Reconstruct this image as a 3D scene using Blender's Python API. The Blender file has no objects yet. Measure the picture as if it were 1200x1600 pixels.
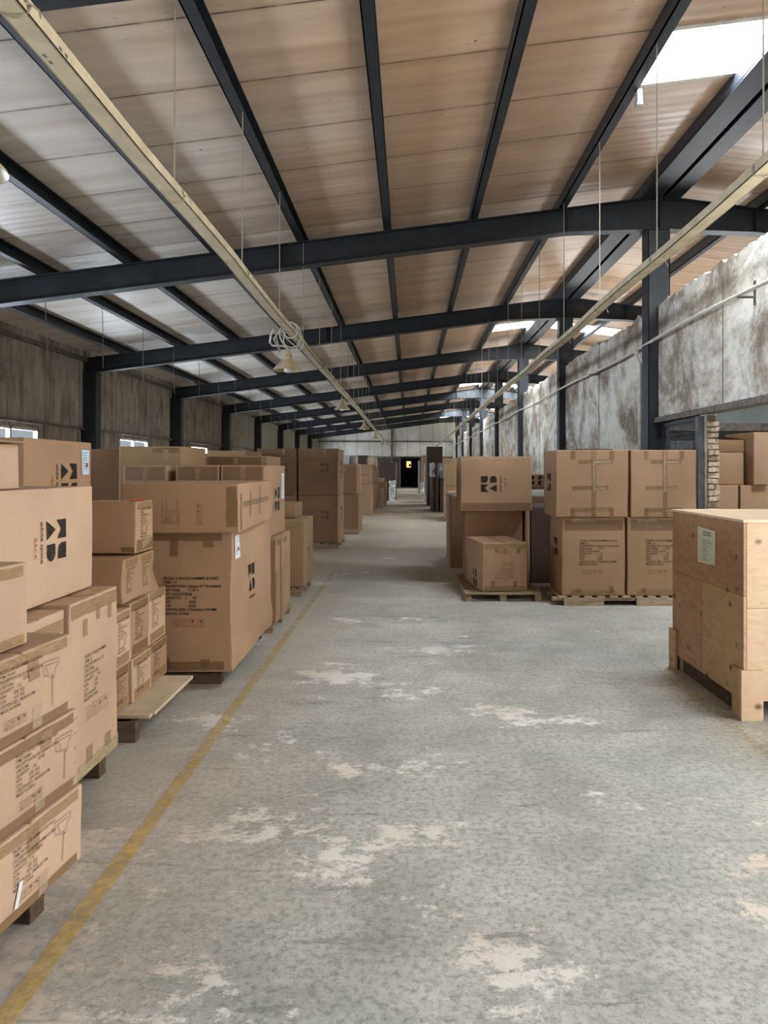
import bpy, bmesh, math, random
from mathutils import Vector, Matrix, noise
S = bpy.context.scene
COL = S.collection
random.seed(7)

# ------------------------------------------------------------------ camera
cam_d = bpy.data.cameras.new('camera')
cam_d.sensor_width = 36.0
cam_d.lens = 36.0 * 1155 / 1600
cam_d.shift_x = (600 - 639) / 1600
cam_d.shift_y = (733 - 800) / 1600
cam_d.clip_end = 300
cam = bpy.data.objects.new('camera', cam_d)
cam.location = (0, 0, 1.5)
cam.rotation_euler = (math.pi / 2, 0, 0)
COL.objects.link(cam)
S.camera = cam

# ------------------------------------------------------------------ light
W = bpy.data.worlds.new('world')
S.world = W
W.use_nodes = True
W.node_tree.nodes['Background'].inputs[0].default_value = (0.86, 0.93, 1.0, 1)
W.node_tree.nodes['Background'].inputs[1].default_value = 0.4
S.view_settings.view_transform = 'Standard'
S.view_settings.look = 'None'
S.view_settings.exposure = 0.22
S.view_settings.gamma = 1.0
S.view_settings.use_curve_mapping = False
try:
    S.cycles.use_denoising = True
    S.cycles.max_bounces = 8
    S.cycles.diffuse_bounces = 5
    S.cycles.transparent_max_bounces = 12
    S.cycles.caustics_reflective = False
    S.cycles.caustics_refractive = False
    S.cycles.sample_clamp_indirect = 6.0
except Exception:
    pass

BAY = 6.0
FRAMES = [10.3 + BAY * i for i in range(-3, 9)]       # -7.7 ... 58.3
Y_REAR, Y_END = -9.0, 58.6
X_L, X_RIDGE, X_W, X_R = -7.2, 3.48, 3.44, 6.6
SKY_Y = [(-6.0, -5.05), (6.35, 7.3), (19.4, 20.35), (33.0, 33.95), (45.2, 46.15), (53.6, 54.55)]  # last entry is an extra skylight, added to brighten the far end wall
SKY_X = (2.19, 5.6)
FILL_DOORS = (15.2, 26.2, 38.2, 49.5)  # unseen doors, added to hold the side fill lights
FILL_GAPS = ((14.3, 16.1), (23.8, 27.6), (36.2, 39.8))     # unseen low partition openings, added to let the side fill through
WIN_Y = [f + BAY / 2 for f in FRAMES[:-1]]
WIN_W, WIN_Z = 2.0, (1.25, 2.28)

P_WINDOW, P_SKY, P_REAR, P_SIDE, P_FAR_FILL = 280, 1200, 40, 270, 380
TILT = R_TILT = math.radians(24)       # daylight also comes up off the sunlit yard

def area(name, loc, rot, sx, sy, power, col=(1, 1, 1)):
    l = bpy.data.lights.new(name, 'AREA')
    l.shape = 'RECTANGLE'; l.size = sx; l.size_y = sy
    l.energy = power; l.color = col
    o = bpy.data.objects.new(name, l)
    o.location = loc; o.rotation_euler = rot
    COL.objects.link(o)
    return o

def slope_z(x):                      # top of the roof beams
    return 3.93 + 0.127 * ((x if x < X_RIDGE else 2 * X_RIDGE - x) + 7.15)
def deck_z(x):
    return slope_z(x) + 0.17

for wy in WIN_Y:                     # daylight through the windows of the left wall
    area('daylight_window', (X_L - 0.32, wy, sum(WIN_Z) / 2), (0, -math.pi / 2 - TILT, 0), 1.0, 1.95, P_WINDOW, (0.83, 0.92, 1.0))
for y0, y1 in SKY_Y:                 # daylight through the translucent roof sheets
    area('daylight_skylight', ((SKY_X[0] + SKY_X[1]) / 2, (y0 + y1) / 2, deck_z(X_RIDGE) + 0.25), (0, 0, 0), 3.6, 1.0, P_SKY, (0.95, 0.98, 1.0))
# daylight through the loading doors behind the camera, in the rear wall and the right wall
area('daylight_rear_door', (-0.5, Y_REAR - 0.1, 1.9), (math.pi / 2 + TILT, 0, 0), 5.4, 3.4, P_REAR, (1.0, 0.97, 0.93))
area('daylight_side_door', (X_W + 0.7, 2.45, 1.6), (0, math.pi / 2 + TILT, 0), 2.9, 3.8, P_SIDE, (1.0, 0.97, 0.93))
for fy in FILL_DOORS:                  # added fill lights in made-up doors of the unseen outer wall
    area('far_side_fill', (X_R + 0.15, fy, 1.25), (0, math.pi / 2, 0), 2.3, 3.8, P_FAR_FILL, (0.92, 0.96, 1.0))

# ------------------------------------------------------------------ materials
def srgb(r, g, b):
    f = lambda c: (c / 255 / 12.92) if c / 255 <= 0.04045 else ((c / 255 + 0.055) / 1.055) ** 2.4
    return (f(r), f(g), f(b), 1)

class NT:
    def __init__(self, name):
        self.m = bpy.data.materials.new(name)
        self.m.use_nodes = True
        self.t = self.m.node_tree
        self.t.nodes.clear()
        self.out = self.t.nodes.new('ShaderNodeOutputMaterial')
    def n(self, typ, **kw):
        nd = self.t.nodes.new('ShaderNode' + typ)
        for k, v in kw.items():
            if k.startswith('i_'):
                key = k[2:]
                key = int(key) if key.isdigit() else key.replace('_', ' ')
                nd.inputs[key].default_value = v
            else:
                setattr(nd, k, v)
        return nd
    def l(self, a, b):
        self.t.links.new(a, b)
    def pos(self, kind='Object', scale=(1, 1, 1), rnd=False):
        tc = self.n('TexCoord')
        mp = self.n('Mapping')
        mp.inputs['Scale'].default_value = scale
        self.l(tc.outputs[kind], mp.inputs['Vector'])
        if rnd:
            oi = self.n('ObjectInfo')
            mu = self.n('Math', operation='MULTIPLY', i_1=37.0)
            self.l(oi.outputs['Random'], mu.inputs[0])
            cb = self.n('CombineXYZ')
            for k in range(3):
                self.l(mu.outputs[0], cb.inputs[k])
            self.l(cb.outputs[0], mp.inputs['Location'])
        return mp.outputs[0]
    def noise(self, vec, scale, detail=4, rough=0.55, dist=0.0):
        nd = self.n('TexNoise')
        nd.inputs['Scale'].default_value = scale
        nd.inputs['Detail'].default_value = detail
        nd.inputs['Roughness'].default_value = rough
        nd.inputs['Distortion'].default_value = dist
        self.l(vec, nd.inputs['Vector'])
        return nd.outputs['Fac']
    def ramp(self, fac, stops, interp='LINEAR'):
        r = self.n('ValToRGB')
        r.color_ramp.interpolation = interp
        els = r.color_ramp.elements
        while len(els) < len(stops):
            els.new(0.5)
        for e, (p, c) in zip(els, stops):
            e.position = p
            e.color = c if not isinstance(c, (int, float)) else (c, c, c, 1)
        self.l(fac, r.inputs[0])
        return r.outputs[0]
    def mix(self, fac, a, b, mode='MIX'):
        m = self.n('Mix', data_type='RGBA', blend_type=mode)
        for v, s in ((fac, m.inputs[0]), (a, m.inputs[6]), (b, m.inputs[7])):
            if hasattr(v, 'is_linked'):
                self.l(v, s)
            else:
                s.default_value = v
        return m.outputs[2]
    def math(self, op, a, b=None, clamp=False):
        m = self.n('Math', operation=op, use_clamp=clamp)
        for v, s in ((a, m.inputs[0]), (b, m.inputs[1])):
            if v is None:
                continue
            if hasattr(v, 'is_linked'):
                self.l(v, s)
            else:
                s.default_value = v
        return m.outputs[0]
    def bump(self, h, strength=0.3, dist=0.01):
        b = self.n('Bump')
        b.inputs['Strength'].default_value = strength
        b.inputs['Distance'].default_value = dist
        self.l(h, b.inputs['Height'])
        return b.outputs[0]
    def bsdf(self, color, rough=0.6, metal=0.0, normal=None, spec=0.5, alpha=None, emis=None, estr=0):
        p = self.n('BsdfPrincipled')
        for v, s in ((color, p.inputs['Base Color']), (rough, p.inputs['Roughness']), (metal, p.inputs['Metallic']),
                     (spec, p.inputs['Specular IOR Level'])):
            if hasattr(v, 'is_linked'):
                self.l(v, s)
            else:
                s.default_value = v
        if normal is not None:
            self.l(normal, p.inputs['Normal'])
        if alpha is not None:
            self.l(alpha, p.inputs['Alpha'])
        if emis is not None:
            p.inputs['Emission Color'].default_value = emis
            p.inputs['Emission Strength'].default_value = estr
        self.l(p.outputs[0], self.out.inputs[0])
        return self.m

def m_plain(name, col, rough=0.6, metal=0.0, var=0.12, scale=8, spec=0.5):
    t = NT(name)
    v = t.pos('Object', rnd=True)
    f = t.noise(v, scale, 5)
    lo = tuple(c * (1 - var * 1.6) for c in col[:3]) + (1,)
    hi = tuple(min(1, c * (1 + var * 1.2)) for c in col[:3]) + (1,)
    c = t.ramp(f, [(0.3, lo), (0.7, hi)])
    return t.bsdf(c, rough, metal, t.bump(f, 0.1, 0.004), spec)

def m_carton(name, col, dark):
    t = NT(name)
    v = t.pos('Object', rnd=True)
    big = t.noise(v, 1.6, 4, 0.6)
    fib = t.noise(t.pos('Object', (30, 30, 260), rnd=True), 1.0, 3, 0.6)
    c = t.ramp(big, [(0.3, tuple(x * 0.88 for x in col[:3]) + (1,)), (0.65, tuple(min(1, x * 1.06) for x in col[:3]) + (1,))])
    oi = t.n('ObjectInfo')
    rv = t.ramp(oi.outputs['Random'], [(0.0, (0.86, 0.84, 0.80, 1)), (1.0, (1.06, 1.05, 1.04, 1))])
    c = t.mix(1.0, c, rv, 'MULTIPLY')
    c = t.mix(t.ramp(fib, [(0.4, 0.0), (0.8, 0.16)]), c, dark)
    sc = t.noise(t.pos('Object', (1, 1, 6), rnd=True), 9, 6, 0.7)
    c = t.mix(t.ramp(sc, [(0.62, 0.0), (0.72, 0.2)]), c, tuple(min(1, x * 1.35) for x in col[:3]) + (1,))
    h = t.math('ADD', t.math('MULTIPLY', fib, 0.25), big)
    return t.bsdf(c, 0.72, 0, t.bump(h, 0.22, 0.006), 0.25)

KRAFT = m_carton('kraft_cardboard', srgb(165, 136, 110), srgb(128, 101, 78))
KRAFT_PALE = m_carton('pale_kraft_cardboard', srgb(187, 161, 136), srgb(152, 126, 102))
KRAFT_GREY = m_carton('dusty_kraft_cardboard', srgb(166, 140, 110), srgb(124, 100, 76))
KRAFT_DARK_SHADE = m_carton('dark_shaded_kraft_cardboard', srgb(132, 104, 80), srgb(100, 76, 58))  # darker kraft; on the four stack it carries the shade of the fronts

def m_tape(name, col, rough, alpha):
    t = NT(name)
    f = t.noise(t.pos('Object', (6, 6, 20), rnd=True), 3, 5, 0.6, 1.0)
    c = t.ramp(f, [(0.3, tuple(x * 0.8 for x in col[:3]) + (1,)), (0.75, tuple(min(1, x * 1.2) for x in col[:3]) + (1,))])
    a = t.ramp(f, [(0.25, alpha - 0.15), (0.7, alpha)])
    return t.bsdf(c, rough, 0, t.bump(f, 0.6, 0.006), 0.6, alpha=a)
TAPE = m_tape('brown_packing_tape', srgb(166, 138, 100), 0.22, 0.72)
TAPE_DARK = m_tape('dark_packing_tape', srgb(138, 108, 76), 0.25, 0.68)
TAPE_CLEAR = m_tape('clear_packing_tape', srgb(205, 185, 160), 0.12, 0.5)

def m_ink(name, col, alpha):
    t = NT(name)
    f = t.noise(t.pos('Object', rnd=True), 60, 4, 0.7)
    a = t.ramp(f, [(0.25, alpha * 0.55), (0.6, alpha)])
    return t.bsdf(col, 0.7, 0, None, 0.2, alpha=a)
INK = m_ink('black_print_ink', (0.018, 0.016, 0.016, 1), 0.98)
INK_SOFT = m_ink('brown_print_ink', (0.05, 0.035, 0.025, 1), 0.85)
INK_FAINT = m_ink('faint_print_ink', (0.19, 0.125, 0.085, 1), 0.55)
INK_RED = m_ink('red_print_ink', srgb(150, 62, 50), 0.8)

PAPER = m_plain('white_label_paper', srgb(222, 228, 234), 0.5, 0, 0.05)
PAPER_BLUE = m_plain('pale_blue_label_paper', srgb(190, 212, 232), 0.5, 0, 0.06, 30)
PAPER_CREAM = m_plain('greenish_document_paper', srgb(214, 218, 196), 0.55, 0, 0.05)

STEEL = m_plain('dark_blue_painted_steel', (0.014, 0.018, 0.023, 1), 0.5, 0.0, 0.25, 5)
STEEL_RUST = m_plain('rusty_dark_steel', srgb(104, 96, 88), 0.6, 0.2, 0.4, 14)
BRASS = m_plain('dull_brass', srgb(196, 174, 130), 0.4, 0.4, 0.1)
STEEL_GREY = m_plain('grey_steel', srgb(92, 94, 98), 0.5, 0.4, 0.2, 10)
CREAM = m_plain('cream_painted_tray', srgb(202, 190, 162), 0.5, 0, 0.12, 6)
CREAM_LAMP = m_plain('aged_enamel_shade', srgb(196, 178, 146), 0.4, 0, 0.12, 9)
BULB = m_plain('frosted_bulb_glass', srgb(225, 225, 220), 0.2, 0, 0.03)
ROPE = m_plain('pale_cord', srgb(170, 160, 140), 0.8, 0, 0.1, 40)
WIRE = m_plain('dull_wire', srgb(120, 112, 100), 0.7, 0.2, 0.1, 40)
PIPE = m_plain('white_conduit', srgb(205, 200, 188), 0.45, 0, 0.12, 9)
FOAM = m_plain('grey_foam_wrap', srgb(170, 168, 160), 0.6, 0, 0.15, 12)
SILVER = m_plain('silver_wrap_film', srgb(170, 174, 178), 0.28, 0.5, 0.25, 18)
BLUEWHITE = m_plain('white_board', srgb(210, 214, 214), 0.6, 0, 0.06)
DARKBOARD_SHADE = m_plain('dark_board_and_gap_shade', srgb(68, 51, 40), 0.65, 0, 0.12, 4)  # dark board; also carries the shade of the carton in the gap
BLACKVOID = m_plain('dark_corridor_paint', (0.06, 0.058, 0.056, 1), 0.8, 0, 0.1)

def m_wood(name, col, dark, s=1.0):
    t = NT(name)
    v = t.pos('Object', (2 * s, 14 * s, 14 * s), rnd=True)
    f = t.noise(v, 2.2, 6, 0.6, 0.8)
    c = t.ramp(f, [(0.28, dark), (0.62, col)])
    return t.bsdf(c, 0.75, 0, t.bump(f, 0.3, 0.006), 0.3)
WOOD = m_wood('weathered_pallet_wood', srgb(168, 148, 122), srgb(112, 92, 70))
WOOD_PALE = m_wood('pale_pallet_wood', srgb(188, 172, 148), srgb(140, 120, 96))
WOOD_DARK = m_wood('dark_pallet_wood', srgb(92, 76, 60), srgb(52, 42, 33))

def m_ply(name, col, dark, knot, axes):
    """veneer faces with scattered dark knots; axes = the two object axes of the sheet"""
    t = NT(name)
    sc = [3.0, 3.0, 3.0]
    sc[axes[0]] = 1.1
    v = t.pos('Object', tuple(sc), rnd=True)
    g = t.noise(v, 6, 6, 0.6, 1.2)
    c = t.ramp(g, [(0.3, dark), (0.66, col)])
    big = t.noise(t.pos('Object', rnd=True), 2.4, 3)
    c = t.mix(t.ramp(big, [(0.35, 0.0), (0.75, 0.3)]), c, tuple(min(1, x * 1.15) for x in col[:3]) + (1,))
    # flatten the coordinate normal to the sheet so that the knots read as spots
    fl = [6.4, 6.4, 6.4]
    fl[3 - axes[0] - axes[1]] = 0.0
    fl[axes[0]] = 5.0
    warp = t.noise(t.pos('Object', rnd=True), 7, 3)
    kv = t.n('TexVoronoi', feature='F1')
    kv.inputs['Scale'].default_value = 1.5
    kv.inputs['Randomness'].default_value = 0.95
    t.l(t.pos('Object', tuple(fl)), kv.inputs['Vector'])
    d = t.math('ADD', kv.outputs['Distance'], t.math('MULTIPLY', warp, 0.10))
    ring = t.ramp(d, [(0.13, 1.0), (0.30, 0.0)])
    sel = t.n('SeparateColor')
    t.l(kv.outputs['Color'], sel.inputs[0])
    pick = t.ramp(sel.outputs[0], [(0.08, 0.0), (0.35, 1.0)])
    c = t.mix(t.math('MULTIPLY', ring, pick), c, knot)
    return t.bsdf(c, 0.6, 0, t.bump(g, 0.15, 0.004), 0.35)
K = srgb(84, 54, 34)
PLY_RED = m_ply('reddish_plywood', srgb(178, 142, 108), srgb(152, 116, 86), K, (1, 2))
PLY_YEL = m_ply('yellowish_plywood', srgb(186, 158, 120), srgb(166, 136, 100), K, (1, 2))
PLY_FRONT = m_ply('pale_plywood', srgb(206, 180, 150), srgb(188, 158, 128), K, (0, 2))
PLY_TOP = m_ply('pale_top_plywood', srgb(222, 200, 168), srgb(208, 182, 148), srgb(170, 140, 105), (0, 1))

def m_floor():
    t = NT('worn_concrete')
    p = t.pos('Object')
    ps = t.pos('Object', (0.55, 1.0, 1.0))
    big = t.noise(ps, 0.55, 5, 0.6, 0.4)
    c = t.ramp(big, [(0.30, srgb(166, 172, 167)), (0.5, srgb(198, 202, 198)), (0.68, srgb(222, 224, 220))])
    mid = t.noise(p, 2.2, 12, 0.78, 0.5)
    c = t.mix(t.ramp(mid, [(0.38, 0.62), (0.60, 0.0)]), c, srgb(136, 142, 138))
    fine = t.noise(p, 34, 10, 0.8)
    c = t.mix(t.ramp(fine, [(0.40, 0.65), (0.53, 0.0)]), c, srgb(108, 110, 104))
    # dusty, browner away from the door
    sep = t.n('SeparateXYZ'); t.l(p, sep.inputs[0])
    dust = t.ramp(t.math('ADD', t.math('DIVIDE', sep.outputs[1], 30.0), t.math('MULTIPLY', big, 0.5)), [(0.3, 0.0), (0.95, 0.75)])
    c = t.mix(dust, c, srgb(192, 178, 156))
    # worn paint: broken pale flakes gathered in a few areas
    area_m = t.noise(t.pos('Object', (0.9, 1.1, 1)), 1.15, 4, 0.6)
    fl = t.noise(t.pos('Object', (0.9, 1.2, 1)), 8.0, 12, 0.85, 0.1)
    near = t.ramp(t.math('DIVIDE', sep.outputs[1], 12.0), [(0.25, 0.06), (0.7, -0.02 if False else 0.0)])
    s = t.math('ADD', t.math('ADD', t.math('MULTIPLY', area_m, 0.66), t.math('MULTIPLY', fl, 0.5)), near)
    s = t.math('SUBTRACT', s, t.ramp(t.math('MULTIPLY', sep.outputs[0], 0.25), [(0.05, 0.0), (0.4, 0.05)]))
    flake = t.ramp(s, [(0.678, 0.0), (0.698, 1.0)])
    pink = t.noise(p, 1.1, 2)
    fc = t.ramp(pink, [(0.42, srgb(240, 240, 235)), (0.62, srgb(226, 214, 200))])
    c = t.mix(t.math('MULTIPLY', flake, 0.85), c, fc)
    # dark tyre scuffs and specks
    sp = t.noise(t.pos('Object', (0.35, 2.2, 1)), 3.0, 9, 0.75, 0.6)
    c = t.mix(t.ramp(sp, [(0.585, 0.0), (0.66, 0.6)]), c, srgb(98, 100, 98))
    sp2 = t.noise(p, 11, 10, 0.82)
    c = t.mix(t.ramp(sp2, [(0.60, 0.0), (0.66, 0.7)]), c, srgb(92, 90, 84))
    # loose pale crumbs and a broad brownish film beside the left stacks
    cr = t.noise(t.pos('Object', (1, 1.2, 1)), 17, 10, 0.8)
    c = t.mix(t.math('MULTIPLY', t.ramp(cr, [(0.57, 0.0), (0.61, 0.75)]), t.ramp(area_m, [(0.42, 0.1), (0.6, 1.0)])), c, srgb(228, 226, 216))
    film = t.ramp(t.math('ADD', t.math('MULTIPLY', sep.outputs[0], -0.35), t.math('MULTIPLY', big, 0.7)), [(0.5, 0.0), (0.95, 0.6)])
    c = t.mix(film, c, srgb(170, 158, 142))
    dk = t.noise(t.pos('Object', (0.6, 1.4, 1)), 0.9, 8, 0.75, 0.5)
    c = t.mix(t.ramp(dk, [(0.56, 0.0), (0.70, 0.5)]), c, srgb(112, 114, 112))
    h = t.math('ADD', t.math('MULTIPLY', flake, 0.4), fine)
    r = t.ramp(mid, [(0.3, 0.42), (0.7, 0.66)])
    return t.bsdf(c, r, 0, t.bump(h, 0.25, 0.006), 0.4)
FLOOR = m_floor()

def m_line():
    t = NT('worn_yellow_paint')
    p = t.pos('Object')
    f = t.noise(p, 14, 9, 0.75)
    g = t.noise(p, 1.3, 3)
    c = t.ramp(t.noise(p, 5, 5), [(0.3, srgb(196, 168, 98)), (0.7, srgb(218, 194, 132))])
    sep = t.n('SeparateXYZ'); t.l(p, sep.inputs[0])
    worn = t.math('ADD', t.math('MULTIPLY', sep.outputs[1], 0.024), t.math('MULTIPLY', t.math('GREATER_THAN', sep.outputs[0], 1.0), 0.14))
    s = t.math('SUBTRACT', t.math('ADD', t.math('MULTIPLY', f, 0.8), t.math('MULTIPLY', g, 0.25)), worn)
    a = t.ramp(s, [(0.25, 0.0), (0.62, 0.95)])
    return t.bsdf(c, 0.6, 0, None, 0.3, alpha=a)
LINE = m_line()

def m_ceiling():
    t = NT('dusty_roof_sheet')
    p = t.pos('Object')
    sep = t.n('SeparateXYZ'); t.l(p, sep.inputs[0])
    streak = t.noise(t.pos('Object', (0.35, 3.0, 1)), 1.6, 4, 0.5)
    patch = t.noise(p, 0.45, 4, 0.6)
    tan = t.ramp(streak, [(0.3, srgb(186, 155, 128)), (0.7, srgb(210, 181, 153))])
    grey = t.ramp(streak, [(0.3, srgb(190, 178, 166)), (0.7, srgb(216, 208, 198))])
    k = t.ramp(t.math('ADD', t.math('MULTIPLY', sep.outputs[0], -0.16), t.math('MULTIPLY', patch, 0.9)), [(0.45, 0.0), (1.05, 1.0)])
    c = t.mix(k, tan, grey)
    # joints of the sheets
    fy = t.math('FRACT', t.math('DIVIDE', t.math('ADD', sep.outputs[1], 200 * 0.95 - 6.35), 0.95))
    jn = t.math('ABSOLUTE', t.math('SUBTRACT', fy, 0.5))
    wob = t.noise(t.pos('Object', (2.5, 0.6, 1)), 3, 5)
    joint = t.ramp(t.math('SUBTRACT', jn, t.math('MULTIPLY', wob, 0.012)), [(0.480, 0.0), (0.488, 1.0)])
    wide = t.ramp(jn, [(0.44, 0.0), (0.5, 0.35)])
    c = t.mix(t.math('MULTIPLY', wide, wob), c, srgb(120, 92, 70))
    c = t.mix(t.math('MULTIPLY', joint, t.ramp(wob, [(0.35, 0.35), (0.6, 0.9)])), c, srgb(52, 42, 34))
    # specks of dirt
    vo = t.n('TexVoronoi', feature='F1'); vo.inputs['Scale'].default_value = 4.5
    t.l(p, vo.inputs['Vector'])
    sc = t.n('SeparateColor'); t.l(vo.outputs['Color'], sc.inputs[0])
    sp = t.math('MULTIPLY', t.ramp(vo.outputs['Distance'], [(0.045, 1.0), (0.07, 0.0)]), t.ramp(sc.outputs[1], [(0.60, 0.0), (0.66, 0.85)]))
    c = t.mix(sp, c, srgb(44, 34, 28))
    scr = t.noise(t.pos('Object', (1.2, 7.0, 1)), 3.0, 8, 0.7, 1.2)
    c = t.mix(t.ramp(scr, [(0.63, 0.0), (0.68, 0.5)]), c, srgb(96, 74, 58))
    # shallow ribs along the sheets and small dents
    ribs = t.math('SINE', t.math('MULTIPLY', sep.outputs[1], 6.2832 / 0.1583))
    dv = t.n('TexVoronoi', feature='SMOOTH_F1'); dv.inputs['Scale'].default_value = 7
    t.l(p, dv.inputs['Vector'])
    dents = t.math('MULTIPLY', t.ramp(dv.outputs['Distance'], [(0.12, 0.0), (0.3, 1.0)]), t.ramp(patch, [(0.45, 0.0), (0.7, 0.5)]))
    h = t.math('ADD', t.math('ADD', t.math('MULTIPLY', ribs, 0.35), t.math('MULTIPLY', streak, 1.2)), dents)
    r = t.ramp(streak, [(0.3, 0.34), (0.7, 0.5)])
    return t.bsdf(c, r, 0.0, t.bump(h, 0.28, 0.012), 0.55)
CEIL = m_ceiling()

def m_siding():
    t = NT('grimy_siding')
    f = t.noise(t.pos('Object', (1, 2.5, 0.35)), 2.4, 7, 0.65)
    c = t.ramp(f, [(0.3, srgb(104, 93, 82)), (0.52, srgb(150, 138, 124)), (0.75, srgb(180, 170, 156))])
    g = t.noise(t.pos('Object'), 1.4, 6, 0.7)
    c = t.mix(t.ramp(g, [(0.5, 0.0), (0.7, 0.6)]), c, srgb(62, 54, 44))
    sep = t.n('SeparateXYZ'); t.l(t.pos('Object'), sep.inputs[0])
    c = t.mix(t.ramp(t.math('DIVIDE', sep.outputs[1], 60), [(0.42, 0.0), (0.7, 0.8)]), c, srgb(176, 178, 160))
    c = t.mix(t.ramp(g, [(0.33, 0.5), (0.42, 0.0)]), c, srgb(170, 166, 156))
    return t.bsdf(c, 0.5, 0.0, t.bump(f, 0.2, 0.01), 0.4)
SIDING = m_siding()

def m_plaster():
    t = NT('stained_plaster')
    p = t.pos('Object')
    f = t.noise(t.pos('Object', (1, 1.0, 1.1)), 0.95, 9, 0.66, 0.8)
    g = t.noise(t.pos('Object', (1, 1.0, 1.2)), 4.2, 10, 0.78, 0.3)
    blu = t.noise(p, 0.5, 3)
    base = t.ramp(blu, [(0.38, srgb(224, 219, 206)), (0.6, srgb(216, 218, 214))])
    s = t.math('ADD', t.math('MULTIPLY', f, 0.62), t.math('MULTIPLY', g, 0.42))
    sep = t.n('SeparateXYZ'); t.l(p, sep.inputs[0])
    s = t.math('ADD', s, t.ramp(t.math('DIVIDE', sep.outputs[1], 60), [(0.3, 0.0), (0.6, -0.0)]))
    c = t.mix(t.ramp(s, [(0.44, 0.0), (0.56, 0.85)]), base, srgb(150, 136, 120))
    c = t.mix(t.ramp(s, [(0.53, 0.0), (0.66, 0.85)]), c, srgb(96, 84, 72))
    k = t.noise(t.pos('Object', (1, 3, 2)), 7, 8, 0.75)
    c = t.mix(t.ramp(k, [(0.62, 0.0), (0.68, 0.7)]), c, srgb(74, 66, 60))
    dr = t.noise(t.pos('Object', (1, 9, 0.25)), 2.0, 4, 0.5)
    c = t.mix(t.ramp(dr, [(0.66, 0.0), (0.76, 0.25)]), c, srgb(120, 104, 90))
    return t.bsdf(c, 0.85, 0, t.bump(t.math('ADD', f, t.math('MULTIPLY', k, 0.5)), 0.5, 0.015), 0.2)
PLASTER = m_plaster()
BRICK = m_plain('broken_brick', srgb(160, 96, 76), 0.9, 0, 0.35, 22)
BRICK_PALE = m_plain('mortared_brick', srgb(186, 166, 148), 0.9, 0, 0.3, 22)
MORTAR = m_plain('old_mortar', srgb(112, 98, 84), 0.95, 0, 0.3, 30)

def m_endwall():
    t = NT('white_wall_panels')
    p = t.pos('Object')
    sep = t.n('SeparateXYZ'); t.l(p, sep.inputs[0])
    fx = t.math('FRACT', t.math('ADD', sep.outputs[0], 20.1))
    j = t.ramp(t.math('ABSOLUTE', t.math('SUBTRACT', fx, 0.5)), [(0.475, 0.0), (0.487, 0.75)])
    f = t.noise(p, 0.9, 5, 0.6)
    c = t.ramp(f, [(0.3, srgb(196, 190, 178)), (0.7, srgb(226, 224, 216))])
    c = t.mix(j, c, srgb(120, 112, 100))
    return t.bsdf(c, 0.7, 0, None, 0.3)
ENDWALL = m_endwall()

def m_clear(name, col, trans, rough=0.1):
    t = NT(name)
    tr = t.n('BsdfTransparent'); tr.inputs[0].default_value = col
    gl = t.n('BsdfGlossy'); gl.inputs['Roughness'].default_value = rough
    mx = t.n('MixShader'); mx.inputs[0].default_value = 1 - trans
    t.l(tr.outputs[0], mx.inputs[1]); t.l(gl.outputs[0], mx.inputs[2]); t.l(mx.outputs[0], t.out.inputs[0])
    return t.m
GLASS = m_clear('dusty_window_glass', (0.95, 0.97, 1, 1), 0.93, 0.2)
def m_frp():
    t = NT('translucent_roof_sheet')
    tr = t.n('BsdfTransparent'); tr.inputs[0].default_value = (0.96, 0.98, 1, 1)
    tl = t.n('BsdfTranslucent'); tl.inputs[0].default_value = (0.9, 0.93, 0.95, 1)
    mx = t.n('MixShader'); mx.inputs[0].default_value = 0.3
    t.l(tr.outputs[0], mx.inputs[1]); t.l(tl.outputs[0], mx.inputs[2]); t.l(mx.outputs[0], t.out.inputs[0])
    return t.m
FRP = m_frp()
t_ = NT('lit_orange_window')
GLOW = t_.bsdf((0.8, 0.4, 0.15, 1), 0.5, emis=(1.0, 0.48, 0.16, 1), estr=2.2)

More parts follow.
